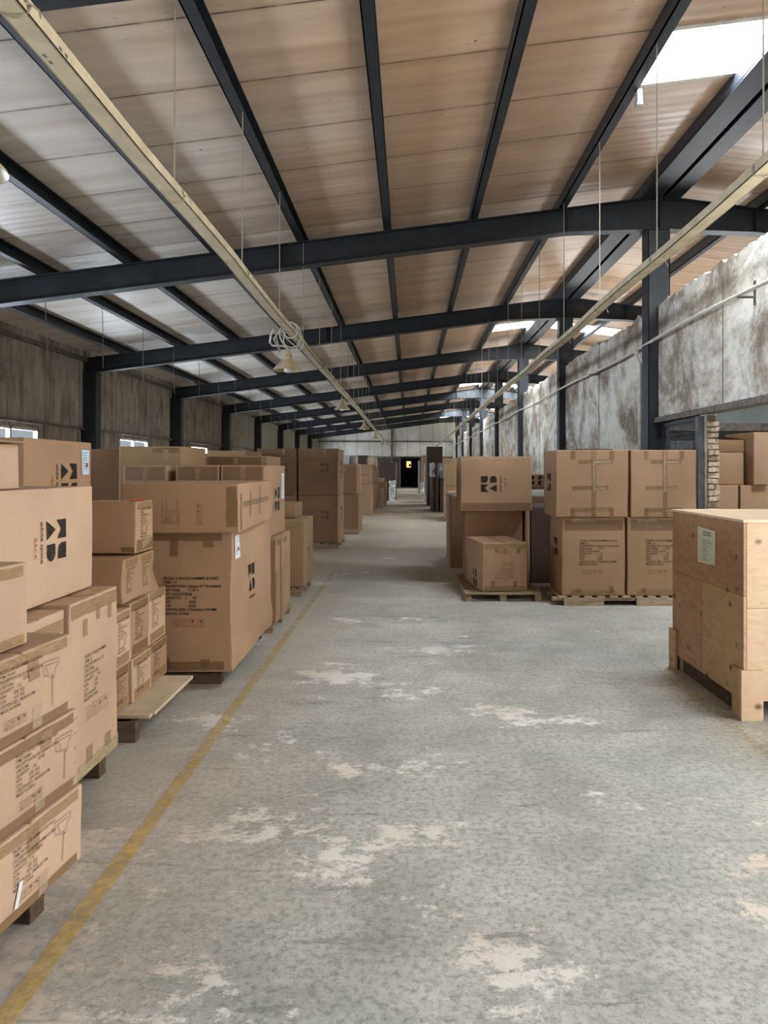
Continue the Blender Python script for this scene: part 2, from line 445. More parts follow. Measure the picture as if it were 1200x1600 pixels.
# ------------------------------------------------------------------ mesh helpers
class MB:
    def __init__(self):
        self.v, self.f, self.mi = [], [], []
    def add(self, vs, fs, mi=0):
        o = len(self.v)
        self.v += [tuple(p) for p in vs]
        for f in fs:
            self.f.append(tuple(i + o for i in f)); self.mi.append(mi)
    HEX = [(0, 3, 2, 1), (4, 5, 6, 7), (0, 1, 5, 4), (1, 2, 6, 5), (2, 3, 7, 6), (3, 0, 4, 7)]
    def box(self, x0, x1, y0, y1, z0, z1, mi=0):
        self.add([(x0, y0, z0), (x1, y0, z0), (x1, y1, z0), (x0, y1, z0), (x0, y0, z1), (x1, y0, z1), (x1, y1, z1), (x0, y1, z1)], MB.HEX, mi)
    def slab(self, xa, ba, ta, xb, bb, tb, y0, y1, mi=0):
        self.add([(xa, y0, ba), (xb, y0, bb), (xb, y1, bb), (xa, y1, ba), (xa, y0, ta), (xb, y0, tb), (xb, y1, tb), (xa, y1, ta)], MB.HEX, mi)
    def tube(self, pts, r, n=8, mi=0, cap=True):
        pts = [Vector(p) for p in pts]
        rings = []
        up0 = None
        for i, p in enumerate(pts):
            d = (pts[min(i + 1, len(pts) - 1)] - pts[max(i - 1, 0)]).normalized()
            if up0 is None:
                up0 = Vector((0, 0, 1)) if abs(d.z) < 0.9 else Vector((1, 0, 0))
            a = d.cross(up0)
            if a.length < 1e-5:
                a = d.cross(Vector((0.3, 1, 0.1)))
            a.normalize(); b = d.cross(a).normalized(); up0 = -b if False else up0
            rr = r[i] if isinstance(r, (list, tuple)) else r
            rings.append([p + a * (math.cos(2 * math.pi * k / n) * rr) + b * (math.sin(2 * math.pi * k / n) * rr) for k in range(n)])
        vs = [q for ring in rings for q in ring]
        fs = []
        for i in range(len(pts) - 1):
            for k in range(n):
                k2 = (k + 1) % n
                fs.append((i * n + k, i * n + k2, (i + 1) * n + k2, (i + 1) * n + k))
        if cap:
            fs.append(tuple(range(n))[::-1]); fs.append(tuple((len(pts) - 1) * n + k for k in range(n)))
        self.add(vs, fs, mi)
    def lathe(self, prof, n=24, c=(0, 0, 0), mi=0):
        vs = []
        for r, z in prof:
            for k in range(n):
                a = 2 * math.pi * k / n
                vs.append((c[0] + r * math.cos(a), c[1] + r * math.sin(a), c[2] + z))
        fs = []
        for i in range(len(prof) - 1):
            for k in range(n):
                k2 = (k + 1) % n
                fs.append((i * n + k, i * n + k2, (i + 1) * n + k2, (i + 1) * n + k))
        self.add(vs, fs, mi)
    def build(self, name, mats, parent=None, smooth=False, bevel=0.0, recalc=True):
        me = bpy.data.meshes.new(name)
        me.from_pydata(self.v, [], self.f)
        for m in (mats if isinstance(mats, (list, tuple)) else [mats]):
            me.materials.append(m)
        for p, i in zip(me.polygons, self.mi):
            p.material_index = i
            p.use_smooth = smooth
        if recalc:
            bm = bmesh.new(); bm.from_mesh(me)
            bmesh.ops.recalc_face_normals(bm, faces=bm.faces)
            bm.to_mesh(me); bm.free()
        o = bpy.data.objects.new(name, me)
        COL.objects.link(o)
        if parent is not None:
            o.parent = parent
        if bevel:
            b = o.modifiers.new('bevel', 'BEVEL'); b.width = bevel; b.segments = 2; b.limit_method = 'ANGLE'
        return o

def tag(o, label=None, cat=None, group=None, kind=None):
    if label: o['label'] = label
    if cat: o['category'] = cat
    if group: o['group'] = group
    if kind: o['kind'] = kind
    return o
def thing(name, label, cat, loc=(0, 0, 0), yaw=0.0, group=None):
    o = bpy.data.objects.new(name, None)
    o.empty_display_size = 0.1
    o.location = loc; o.rotation_euler = (0, 0, yaw)
    COL.objects.link(o)
    return tag(o, label, cat, group)
ORD = ['first', 'second', 'third', 'fourth', 'fifth', 'sixth', 'seventh', 'eighth', 'ninth', 'tenth', 'eleventh', 'twelfth', 'thirteenth', 'fourteenth']

# ------------------------------------------------------------------ setting: floor, roof, walls
m = MB(); m.box(X_L - 0.3, X_R + 0.3, Y_REAR - 0.3, Y_END + 9, -0.2, 0)
tag(m.build('floor', FLOOR), 'worn grey green concrete floor with pale scraped patches', 'floor', kind='structure')
for k, (x, y0, y1) in enumerate(((-1.10, -5, 56), (1.885, -5, 30))):
    m = MB()
    n = int((y1 - y0) / 0.5)
    vs, fs = [], []
    for i in range(n + 1):
        y = y0 + (y1 - y0) * i / n
        w = 0.034 + 0.003 * noise.noise((x, y, 0)); dx = 0.006 * noise.noise((y * 0.7, x, 3))
        vs += [(x + dx - w, y, 0.002), (x + dx + w, y, 0.002)]
    for i in range(n):
        fs.append((2 * i, 2 * i + 1, 2 * i + 3, 2 * i + 2))
    m.add(vs, fs)
    tag(m.build('floor_marking', LINE), ('worn yellow painted line along the left stacks of cartons', 'faint yellow painted line running under the plywood crate')[k], 'floor line', kind='structure')

# roof sheets, with gaps for the translucent ones
m = MB()
y = Y_REAR
edges = sorted([Y_REAR, Y_END + 0.2] + [e for s in SKY_Y for e in s])
for a, b in zip(edges[:-1], edges[1:]):
    sky = (a, b) in SKY_Y
    for xa, xb in ((X_L - 0.3, SKY_X[0]), (SKY_X[0], X_RIDGE), (X_RIDGE, SKY_X[1]), (SKY_X[1], X_R + 0.3)):
        if sky and xa >= SKY_X[0] and xb <= SKY_X[1]:
            continue
        m.slab(xa, deck_z(xa), deck_z(xa) + 0.05, xb, deck_z(xb), deck_z(xb) + 0.05, a, b)
tag(m.build('ceiling', CEIL), 'dusty brown and grey sheet metal roof seen from below', 'ceiling', kind='structure')
for k, (a, b) in enumerate(SKY_Y):
    m = MB()
    m.slab(SKY_X[0], deck_z(SKY_X[0]) + 0.02, deck_z(SKY_X[0]) + 0.026, X_RIDGE, deck_z(X_RIDGE) + 0.02, deck_z(X_RIDGE) + 0.026, a, b)
    m.slab(X_RIDGE, deck_z(X_RIDGE) + 0.02, deck_z(X_RIDGE) + 0.026, SKY_X[1], deck_z(SKY_X[1]) + 0.02, deck_z(SKY_X[1]) + 0.026, a, b)
    o = m.build('window_%d' % (20 + k), FRP)
    tag(o, 'bright translucent roof sheet, %s along the ridge' % ORD[k], 'skylight', kind='structure')
    m = MB()
    for ye in (a, b):
        for xa, xb in ((SKY_X[0], X_RIDGE), (X_RIDGE, SKY_X[1])):
            m.slab(xa, deck_z(xa) - 0.02, deck_z(xa) + 0.0, xb, deck_z(xb) - 0.02, deck_z(xb) + 0.0, ye - 0.03, ye + 0.03)
    m.build('window_frame', PIPE, o)

# purlins: cold formed sections on top of the roof beams
PUR = [-6.3, -5.1, -3.9, -2.7, -1.5, -0.3, 0.9, 2.13, 3.34, 3.64, 4.87, 6.07]
for k, x in enumerate(PUR):
    z = slope_z(x)
    s = 1 if x < X_RIDGE else -1
    m = MB()
    big = x in (3.34, 3.64)
    w = {3.34: 0.26, 3.64: 0.22}.get(x, 0.10)
    m.box(x - w / 2, x + w / 2, Y_REAR, Y_END, z - (0.02 if big else 0), z + 0.012)
    m.box(x - w / 2, x - w / 2 + 0.012, Y_REAR, Y_END, z, z + 0.165)
    if big:
        m.box(x + w / 2 - 0.012, x + w / 2, Y_REAR, Y_END, z, z + 0.165)
    m.box(x - w / 2, x + w / 2, Y_REAR, Y_END, z + 0.155, z + 0.165)
    if x == 3.34:
        m.box(3.45, 3.56, Y_REAR, Y_END, z + 0.10, z + 0.112)
    tag(m.build('roof_purlin', STEEL), 'dark steel purlin under the roof sheets, %s from the left wall' % (ORD[k] if k < 14 else 'beyond the ridge, number %d' % (k + 1)), 'purlin', kind='structure')

# portal frames
for k, fy in enumerate(FRAMES[:-1]):
    m = MB()
    def ibeam(xa, xb, da=0.33, db=0.33):
        za, zb = slope_z(xa), slope_z(xb)
        m.slab(xa, za - 0.014, za, xb, zb - 0.014, zb, fy - 0.1, fy + 0.1)
        m.slab(xa, za - da, za - da + 0.014, xb, zb - db, zb - db + 0.014, fy - 0.1, fy + 0.1)
        m.slab(xa, za - da + 0.01, za - 0.01, xb, zb - db + 0.01, zb - 0.01, fy - 0.008, fy + 0.008)
    ibeam(-7.2, 2.2, 0.34, 0.34)
    ibeam(2.2, X_RIDGE, 0.34, 0.46)
    ibeam(X_RIDGE, 4.8, 0.46, 0.34)
    ibeam(4.8, X_R - 0.03, 0.34, 0.34)
    z = slope_z(X_RIDGE)
    m.box(X_RIDGE - 0.012, X_RIDGE + 0.012, fy - 0.1, fy + 0.1, z - 0.47, z)          # end plates at the ridge
    for xs in (2.2, 4.8, -1.8):
        m.slab(xs - 0.006, slope_z(xs) - 0.34, slope_z(xs), xs + 0.006, slope_z(xs) - 0.34, slope_z(xs), fy - 0.1, fy + 0.1)
    m.box(-7.28, -7.2, fy - 0.12, fy + 0.12, slope_z(-7.2) - 0.42, slope_z(-7.2))
    nm = 'over the near stacks' if k == 3 else ''
    kk = k - 2
    lab = ('dark blue steel roof beam at the top edge of the view' if kk == 0 else
           'dark blue steel roof beam, %s frame seen down the aisle' % ORD[kk - 1] if kk > 0 else 'dark blue steel roof beam behind the camera, %s' % ORD[k])
    tag(m.build('roof_beam', STEEL, bevel=0.004), lab, 'beam', kind='structure')
    for side, x, zt in (('left', -7.0, slope_z(-7.0) - 0.34), ('middle', X_W, slope_z(X_W) - 0.46), ('far right', X_R - 0.2, slope_z(X_R - 0.2) - 0.34)):
        if kk <= 0 and side != 'left':
            if side == 'middle' and -3 < fy < 3:
                continue
        m = MB()
        w, d = 0.15, 0.14
        m.box(x - w, x - w + 0.014, fy - d, fy + d, 0, zt); m.box(x + w - 0.014, x + w, fy - d, fy + d, 0, zt)
        m.box(x - w, x + w, fy - 0.008, fy + 0.008, 0, zt)
        m.box(x - w - 0.03, x + w + 0.03, fy - d - 0.03, fy + d + 0.03, zt - 0.02, zt - 0.001)
        m.box(x - w, x + w, fy - d, fy - d + 0.012, 0, zt)
        tag(m.build('steel_column', STEEL, bevel=0.003), 'dark blue steel column %s, %s' % ({'left': 'on the left wall', 'middle': 'standing in the stained plaster wall', 'far right': 'on the outer wall beyond the partition'}[side], ('at the frame %s down the aisle' % ORD[kk - 1]) if kk > 0 else 'behind the view, %s' % ORD[k]), 'column', kind='structure')

# left wall of ribbed sheets: an upper skin and a lower one with windows
def siding(m, x, y0, y1, z0, z1, pitch=0.21, depth=0.028):
    n = max(1, int(round((y1 - y0) / pitch)))
    p = (y1 - y0) / n
    ys = []
    for i in range(n):
        a = y0 + i * p
        ys += [(a, 0), (a + p * 0.55, 0), (a + p * 0.68, depth), (a + p * 0.87, depth)]
    ys.append((y1, 0))
    vs = []
    for yy, dd in ys:
        vs += [(x + dd, yy, z0), (x + dd, yy, z1)]
    m.add(vs, [(2 * i, 2 * i + 2, 2 * i + 3, 2 * i + 1) for i in range(len(ys) - 1)])
m = MB()
siding(m, X_L + 0.04, Y_REAR, Y_END, 2.40, deck_z(X_L) + 0.03)
prev = Y_REAR
for wy in WIN_Y:
    siding(m, X_L, prev, wy - WIN_W / 2, 0, 2.42)
    siding(m, X_L, wy - WIN_W / 2, wy + WIN_W / 2, 0, WIN_Z[0])
    siding(m, X_L, wy - WIN_W / 2, wy + WIN_W / 2, WIN_Z[1], 2.42)
    prev = wy + WIN_W / 2
siding(m, X_L, prev, Y_END, 0, 2.42)
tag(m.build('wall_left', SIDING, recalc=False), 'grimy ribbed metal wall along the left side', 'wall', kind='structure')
m = MB(); m.box(X_L + 0.03, X_L + 0.11, Y_REAR, Y_END, 2.36, 2.41); m.box(X_L + 0.05, X_L + 0.12, Y_REAR, Y_END, 3.86, 3.95)
tag(m.build('trim_1', STEEL_RUST), 'rusty rail along the left wall above the windows', 'trim', kind='structure')
for k, wy in enumerate(WIN_Y):
    m = MB()
    a, b = wy - WIN_W / 2, wy + WIN_W / 2
    z0, z1 = WIN_Z
    for s in ((a, a + 0.05, z0, z1), (b - 0.05, b, z0, z1), (a, b, z0, z0 + 0.05), (a, b, z1 - 0.05, z1), (wy - 0.03, wy + 0.03, z0, z1)):
        m.box(X_L - 0.04, X_L + 0.035, s[0], s[1], s[2], s[3])
    o = m.build('window_%d' % (k + 1), PIPE)
    tag(o, 'bright white framed window low in the left metal wall, %s along it' % ORD[k], 'window', kind='structure')
    for j in (0, 1):
        m = MB(); m.box(X_L - 0.01, X_L - 0.004, (a + 0.05, wy + 0.03)[j], (wy - 0.03, b - 0.05)[j], z0 + 0.05, z1 - 0.05)
        m.build('window_pane', GLASS, o)

# plaster wall on the right with a broken top, an opening under a lintel
LINTEL_Z = 2.2
DOOR_Y = (4.6, 8.55)          # open doorway beside the crate
GATE_Y = (8.74, 10.05)        # part closed by a wire gate
SIDE_Y = (0.5, 4.4)          # loading door behind the view
def wall_top(y):
    return 3.78 + 0.10 * noise.noise((y * 0.9, 3.1, 0)) + 0.07 * noise.noise((y * 4.1, 1.1, 0)) + 0.04 * noise.noise((y * 13, 7.7, 2))
m = MB()
def wall_piece(y0, y1, z0, top=None, x0=X_W - 0.02, x1=X_W + 0.13):
    n = max(1, int((y1 - y0) / 0.06))
    vs = []
    for i in range(n + 1):
        yy = y0 + (y1 - y0) * i / n
        t = wall_top(yy) if top is None else top
        vs += [(x0, yy, z0), (x0, yy, t - (0.03 if top is None else 0) + (0.03 * noise.noise((yy * 20, 0, 0)) if top is None else 0)), (x1, yy, t), (x1, yy, z0)]
    fs = []
    for i in range(n):
        a, b = 4 * i, 4 * i + 4
        fs += [(a, b, b + 1, a + 1), (a + 1, b + 1, b + 2, a + 2), (a + 2, b + 2, b + 3, a + 3), (a, a + 3, b + 3, b)]
    fs += [(0, 1, 2, 3), (4 * n, 4 * n + 3, 4 * n + 2, 4 * n + 1)]
    m.add(vs, fs)
wall_piece(Y_REAR, SIDE_Y[0], 0)
wall_piece(SIDE_Y[0], SIDE_Y[1], 3.1)
wall_piece(SIDE_Y[1], DOOR_Y[0], 0)
wall_piece(DOOR_Y[0], GATE_Y[1] + 0.08, LINTEL_Z)
wall_piece(DOOR_Y[1] + 0.02, GATE_Y[0], 0, LINTEL_Z - 0.06, X_W + 0.0, X_W + 0.13)
mids = [f for f in FRAMES if f > 10]
for a, b in zip(mids[:-1], mids[1:]):
    gp = [g for g in FILL_GAPS if a < g[0] < b]
    if gp:
        wall_piece(a + 0.02, gp[0][0], 0); wall_piece(gp[0][0], gp[0][1], 1.78); wall_piece(gp[0][1], b - 0.16, 0)
    else:
        wall_piece(a + 0.02, b - 0.16, 0)
    wall_piece(b - 0.16, b + 0.02, 0, 3.2, X_W + 0.02, X_W + 0.12)
tag(m.build('wall_right', PLASTER), 'mouldy whitewashed plaster wall with a broken top edge', 'wall', kind='structure')
m = MB()
for a, b in zip(mids[:-1], mids[1:]):
    m.box(X_W - 0.026, X_W - 0.018, (a + b) / 2 - 0.012, (a + b) / 2 + 0.012, 1.8, 3.62)
m.box(X_W - 0.026, X_W - 0.018, 8.04, 8.055, LINTEL_Z, 3.6)
tag(m.build('trim_2', m_plain('wall_joint_filler', srgb(110, 100, 90), 0.9)), 'narrow joint strips in the plaster wall', 'trim', kind='structure')  # grey brown strips along the vertical panel joints
m = MB(); m.box(X_W - 0.06, X_W + 0.12, DOOR_Y[0], GATE_Y[1] + 0.1, LINTEL_Z - 0.06, LINTEL_Z); m.box(X_W - 0.075, X_W - 0.0605, DOOR_Y[0], GATE_Y[1] + 0.1, LINTEL_Z - 0.065, LINTEL_Z + 0.005)
tag(m.build('trim_3', STEEL_RUST), 'rusty steel lintel over the opening in the plaster wall', 'lintel', kind='structure')
# torn brick jamb
m = MB()
rnd = random.Random(3)
m.box(X_W + 0.015, X_W + 0.13, DOOR_Y[1] - 0.005, DOOR_Y[1] + 0.05, 0, LINTEL_Z - 0.08, 2)
z = 0.0
while z < LINTEL_Z - 0.14:
    h = 0.052 + rnd.uniform(-0.004, 0.006)
    cuts = [X_W + 0.012, X_W + 0.145] if rnd.random() < 0.55 else [X_W + 0.012, X_W + rnd.uniform(0.06, 0.1), X_W + 0.145]
    for a, b in zip(cuts[:-1], cuts[1:]):
        j = lambda s=0.007: rnd.uniform(-s, s)
        y0 = DOOR_Y[1] - rnd.uniform(0.005, 0.055); y1 = DOOR_Y[1] + 0.05
        mi = 0 if rnd.random() < 0.14 else 1
        m.add([(a + j(), y0 + j(), z + j()), (b + j() - 0.005, y0 + j(), z + j()), (b, y1, z), (a, y1, z),
               (a + j(), y0 + j(), z + h + j()), (b - 0.005 + j(), y0 + j(), z + h + j()), (b, y1, z + h), (a, y1, z + h)], MB.HEX, mi)
    z += h + 0.013
tag(m.build('brick_jamb_wall', [BRICK, BRICK_PALE, MORTAR], bevel=0.006), 'torn brick jamb of the opening beside the wire gate', 'brickwork', kind='structure')
m = MB(); m.box(X_W - 0.07, X_W - 0.005, DOOR_Y[1] + 0.06, DOOR_Y[1] + 0.15, 0, LINTEL_Z - 0.08)
tag(m.build('trim_4', STEEL_GREY), 'steel door post in front of the torn brick jamb', 'post', kind='structure')

# other side of the building, unseen; wall set near, doors added for fill light
m = MB()
prev = Y_REAR
for fy in FILL_DOORS:
    m.box(X_R, X_R + 0.1, prev, fy - 2, 0, 2.5)
    prev = fy + 2
m.box(X_R, X_R + 0.1, prev, Y_END, 0, 2.5)
m.box(X_R, X_R + 0.1, Y_REAR, Y_END, 2.5, deck_z(X_R) + 0.1)
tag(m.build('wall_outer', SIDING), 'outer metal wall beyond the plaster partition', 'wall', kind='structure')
m = MB(); m.box(X_W + 0.14, X_R - 0.02, 10.75, 10.87, 0, 3.3)
tag(m.build('wall_inner', m_plain('grey_green_plaster', srgb(120, 128, 126), 0.85, 0, 0.2, 2)), 'grey green wall of the room seen through the doorway', 'wall', kind='structure')
m = MB(); m.box(X_W + 0.2, X_R - 0.02, 10.6, 10.74, 2.05, 2.16)
tag(m.build('trim_5', STEEL_RUST), 'dark pipe like rail on the wall behind the doorway', 'trim', kind='structure')

# rear wall (behind the view) and end wall
def gable(m, y, y1, z0, xs):
    for a, b in zip(xs[:-1], xs[1:]):
        m.slab(a, z0, deck_z(a) + 0.02, b, z0, deck_z(b) + 0.02, y, y1)
m = MB()
gable(m, Y_REAR - 0.05, Y_REAR + 0.05, 3.7, [X_L, X_RIDGE, X_R])
m.box(X_L, -3.3, Y_REAR - 0.05, Y_REAR + 0.05, 0, 3.7); m.box(2.3, X_R, Y_REAR - 0.05, Y_REAR + 0.05, 0, 3.7)
tag(m.build('wall_rear', ENDWALL), 'wall behind the view with a wide loading door', 'wall', kind='structure')
m = MB()
DX0, DX1, DZ = -0.66, 0.86, 2.36
ye = 58.3
gable(m, ye, ye + 0.1, 2.42, [X_L, X_RIDGE, X_R])
tag(m.build('wall_end', ENDWALL), 'white panelled end wall above the far door', 'wall', kind='structure')
m = MB()
m.box(X_L, DX0, ye - 0.02, ye + 0.1, 0, 2.42); m.box(DX1, X_R, ye - 0.02, ye + 0.1, 0, 2.42); m.box(DX0, DX1, ye - 0.02, ye + 0.1, DZ, 2.42)
tag(m.build('wall_end_lower', m_plain('dark_lower_wall', srgb(72, 64, 56), 0.8, 0, 0.2, 2)), 'dark lower part of the far end wall', 'wall', kind='structure')
m = MB()
m.box(X_L, X_W, ye - 0.1, ye - 0.02, 2.38, 2.5); m.box(X_L, X_W, ye - 0.08, ye, 3.62, 3.72); m.box(-1.42, -1.28, ye - 0.14, ye - 0.02, 0, deck_z(-1.4) - 0.2)
tag(m.build('trim_6', STEEL_RUST), 'dark rails and post across the far end wall', 'trim', kind='structure')
m = MB()
m.box(DX0 - 0.09, DX0, ye - 0.1, ye + 0.1, 0, DZ + 0.09); m.box(DX1, DX1 + 0.09, ye - 0.1, ye + 0.1, 0, DZ + 0.09); m.box(DX0 - 0.09, DX1 + 0.09, ye - 0.1, ye + 0.1, DZ, DZ + 0.09)
d = m.build('door_1', STEEL_RUST)
tag(d, 'dark open doorway at the far end of the aisle', 'door', kind='structure')
m = MB()
m.box(DX0 - 0.2, DX0 - 0.1, ye + 0.1, ye + 5, 0, 2.6); m.box(DX1 + 0.1, DX1 + 0.2, ye + 0.1, ye + 5, 0, 2.6)
m.box(DX0 - 0.2, DX1 + 0.2, ye + 0.1, ye + 5, 2.5, 2.6); m.box(DX0 - 0.2, DX1 + 0.2, ye + 4.9, ye + 5, 0, 2.6)
tag(m.build('wall_corridor', BLACKVOID), 'dark corridor behind the far doorway', 'wall', kind='structure')
m = MB(); m.box(-0.20, 0.16, ye + 4.84, ye + 4.88, 1.65, 2.16)
o = m.build('window_30', GLOW)
tag(o, 'small orange lit window in the dark corridor', 'window', kind='structure')
m = MB(); m.box(-0.23, 0.19, ye + 4.86, ye + 4.9, 1.62, 2.19); m.build('window_frame', BLACKVOID, o)
m = MB(); m.box(-0.02, 0.15, ye + 4.8, ye + 4.84, 1.72, 1.95); m.build('window_blind', DARKBOARD_SHADE, o)

# ------------------------------------------------------------------ cartons
class Carton:
    def __init__(self, x0, x1, y0, y1, z0, z1, label, mat=KRAFT, yaw=0.0, group=None, bulge=0.008, na=0.004, seam='y', name='carton', res=9, lean=(0, 0), corner=None, cat='carton', r=0.007, extra=None):
        self.w, self.d, self.h = x1 - x0, y1 - y0, z1 - z0
        self.bulge, self.na, self.lean, self.extra = bulge, na, lean, extra
        self.seed = Vector((x0 * 3.1, y0 * 2.3, z0 * 5.7))
        cx, cy = (x0 + x1) / 2, (y0 + y1) / 2
        if corner:                          # keep one corner in place while turning: offsets (sx, sy)
            sx, sy = corner
            kx, ky = (x1 if sx > 0 else x0), (y1 if sy > 0 else y0)
            v = Matrix.Rotation(yaw, 2) @ Vector((sx * self.w / 2, sy * self.d / 2))
            cx, cy = kx - v.x, ky - v.y
        self.root = thing(name, label, cat, (cx, cy, z0), yaw, group)
        w, d, h = self.w, self.d, self.h
        def lines(L, mid):
            e = [0, r * 0.4, r, r * 3]
            a = [t for t in e] + [L * i / res for i in range(1, res) if r * 3 < L * i / res < L - r * 3] + [L - t for t in reversed(e)]
            if mid:
                a = [t for t in a if abs(t - L / 2) > 0.012] + [L / 2 - 0.008, L / 2 - 0.003, L / 2 + 0.003, L / 2 + 0.008]
            return sorted(set(a))
        xs = lines(w, seam == 'y'); ys = lines(d, seam == 'x'); zs = lines(h, False)
        m = MB(); idx = {}
        def vert(x, y, z):
            key = (round(x, 5), round(y, 5), round(z, 5))
            if key in idx:
                return idx[key]
            p = Vector((x - w / 2, y - d / 2, z))
            q = Vector((max(-w / 2 + r, min(w / 2 - r, p.x)), max(-d / 2 + r, min(d / 2 - r, p.y)), max(r, min(h - r, p.z))))
            dv = p - q
            if dv.length > 1e-6:
                p = q + dv.normalized() * r
            t = (p.x if seam == 'y' else p.y)
            if z >= h - 1e-6 and abs(t) < 0.0035:
                p.z -= 0.012
            idx[key] = len(m.v)
            m.v.append(tuple(self.deform(p)))
            return idx[key]
        def face(A, B, fn):
            for a0, a1 in zip(A[:-1], A[1:]):
                for b0, b1 in zip(B[:-1], B[1:]):
                    m.f.append((vert(*fn(a0, b0)), vert(*fn(a1, b0)), vert(*fn(a1, b1)), vert(*fn(a0, b1)))); m.mi.append(0)
        face(xs, zs, lambda a, b: (a, 0, b)); face(xs, zs, lambda a, b: (a, d, b))
        face(ys, zs, lambda a, b: (0, a, b)); face(ys, zs, lambda a, b: (w, a, b))
        face(xs, ys, lambda a, b: (a, b, 0)); face(xs, ys, lambda a, b: (a, b, h))
        self.body = m.build('carton_body', mat, self.root, smooth=True)
    def deform(self, p):
        w, d, h = self.w, self.d, self.h
        X, Y, Z = 2 * p.x / w, 2 * p.y / d, 2 * p.z / h - 1
        c = lambda t: math.cos(math.pi / 2 * max(-1, min(1, t)))
        b = self.bulge
        q = Vector(p)
        q.x += b * X * c(Y) * c(Z); q.y += b * Y * c(X) * c(Z)
        if Z > 0:
            q.z -= 0.6 * b * Z * c(X) * c(Y)
        nv = noise.noise_vector(p * 2.3 + self.seed)
        nf = noise.noise_vector(p * 7.0 + self.seed)
        q.x += self.na * (nv.x + 0.35 * nf.x); q.y += self.na * (nv.y + 0.35 * nf.y)
        q.x += self.lean[0] * p.z; q.y += self.lean[1] * p.z
        if self.extra:
            q = self.extra(q, X, Y, Z)
        return q
    def fp(self, face, u, v, e):
        w, d, h = self.w, self.d, self.h
        if face == 'front': p = Vector((-w / 2 + u, -d / 2 - e, v))
        elif face == 'right': p = Vector((w / 2 + e, -d / 2 + u, v))
        elif face == 'left': p = Vector((-w / 2 - e, d / 2 - u, v))
        else: p = Vector((-w / 2 + u, -d / 2 + v, h + e))
        return self.deform(p)
    def size(self, face):
        return {'front': (self.w, self.h), 'right': (self.d, self.h), 'left': (self.d, self.h), 'top': (self.w, self.d)}[face]
    # everything below: u, v in metres from the lower left corner of the face as one looks at it
    def tape(self, face, u, v, w, h, mat=None, rot=0.0, name='packing_tape', e=0.0022, ragged=0.004):
        m = MB()
        nu, nv = max(1, int(w / 0.05)), max(1, int(h / 0.05))
        ca, sa = math.cos(rot), math.sin(rot)
        vs = []
        for j in range(nv + 1):
            for i in range(nu + 1):
                a, b = (i / nu - 0.5) * w, (j / nv - 0.5) * h
                if i in (0, nu): a += ragged * noise.noise((b * 90, u * 50, v))
                if j in (0, nv): b += ragged * noise.noise((a * 90, u, v * 50))
                vs.append(self.fp(face, u + w / 2 + a * ca - b * sa, v + h / 2 + a * sa + b * ca, e + 0.0006 * noise.noise((a * 30, b * 30, 1))))
        fs = [(j * (nu + 1) + i, j * (nu + 1) + i + 1, (j + 1) * (nu + 1) + i + 1, (j + 1) * (nu + 1) + i) for j in range(nv) for i in range(nu)]
        m.add(vs, fs)
        return m.build(name, mat or TAPE, self.root, smooth=True)
    def print(self, face, geo, u, v, sc, rot=0.0, mat=None, name='printed_text', e=0.0032):
        """geo: flat mesh data (verts, faces), placed with its origin at u, v"""
        ca, sa = math.cos(rot) * sc, math.sin(rot) * sc
        vs = [self.fp(face, u + x * ca - y * sa, v + x * sa + y * ca, e) for x, y in geo[0]]
        m = MB(); m.add(vs, geo[1])
        return m.build(name, mat or INK, self.root)
    def label(self, face, u, v, w, h, mat=None, lines=True, red=False):
        o = self.tape(face, u, v, w, h, mat or PAPER, name='shipping_label', e=0.004, ragged=0)
        if lines:
            m = MB()
            rr = random.Random(int(u * 1000 + v * 77))
            k = 0
            while 0.02 + k * 0.016 < h - 0.03:
                yy = v + h - 0.022 - k * 0.016
                ln = w * rr.uniform(0.3, 0.78)
                m.add([self.fp(face, u + w * 0.12, yy, 0.0055), self.fp(face, u + w * 0.12 + ln, yy, 0.0055), self.fp(face, u + w * 0.12 + ln, yy + 0.005, 0.0055), self.fp(face, u + w * 0.12, yy + 0.005, 0.0055)], [(0, 1, 2, 3)])
                k += 1
            p = m.build('label_print', INK_FAINT, o)
            if red:
                m = MB()
                m.add([self.fp(face, u + w * a, v + h * b, 0.006) for a, b in ((0.5, 0.3), (0.82, 0.3), (0.82, 0.46), (0.5, 0.46))], [(0, 1, 2, 3)])
                m.build('label_stamp', INK_RED, o)
        return o

_tc = {}
def text_geo(body, spacing=1.0, width=1.0, bold=0.0):
    key = (body, spacing, width, bold)
    if key in _tc:
        return _tc[key]
    c = bpy.data.curves.new('tmp_text', 'FONT')
    c.body = body; c.size = 1.0; c.space_line = spacing; c.resolution_u = 2; c.fill_mode = 'FRONT'
    c.offset = bold
    o = bpy.data.objects.new('tmp_text', c); COL.objects.link(o)
    dg = bpy.context.evaluated_depsgraph_get(); dg.update()
    me = bpy.data.meshes.new_from_object(o.evaluated_get(dg))
    geo = ([(v.co.x * width, v.co.y) for v in me.vertices], [tuple(p.vertices) for p in me.polygons])
    bpy.data.objects.remove(o); bpy.data.meshes.remove(me); bpy.data.curves.remove(c)
    _tc[key] = geo
    return geo

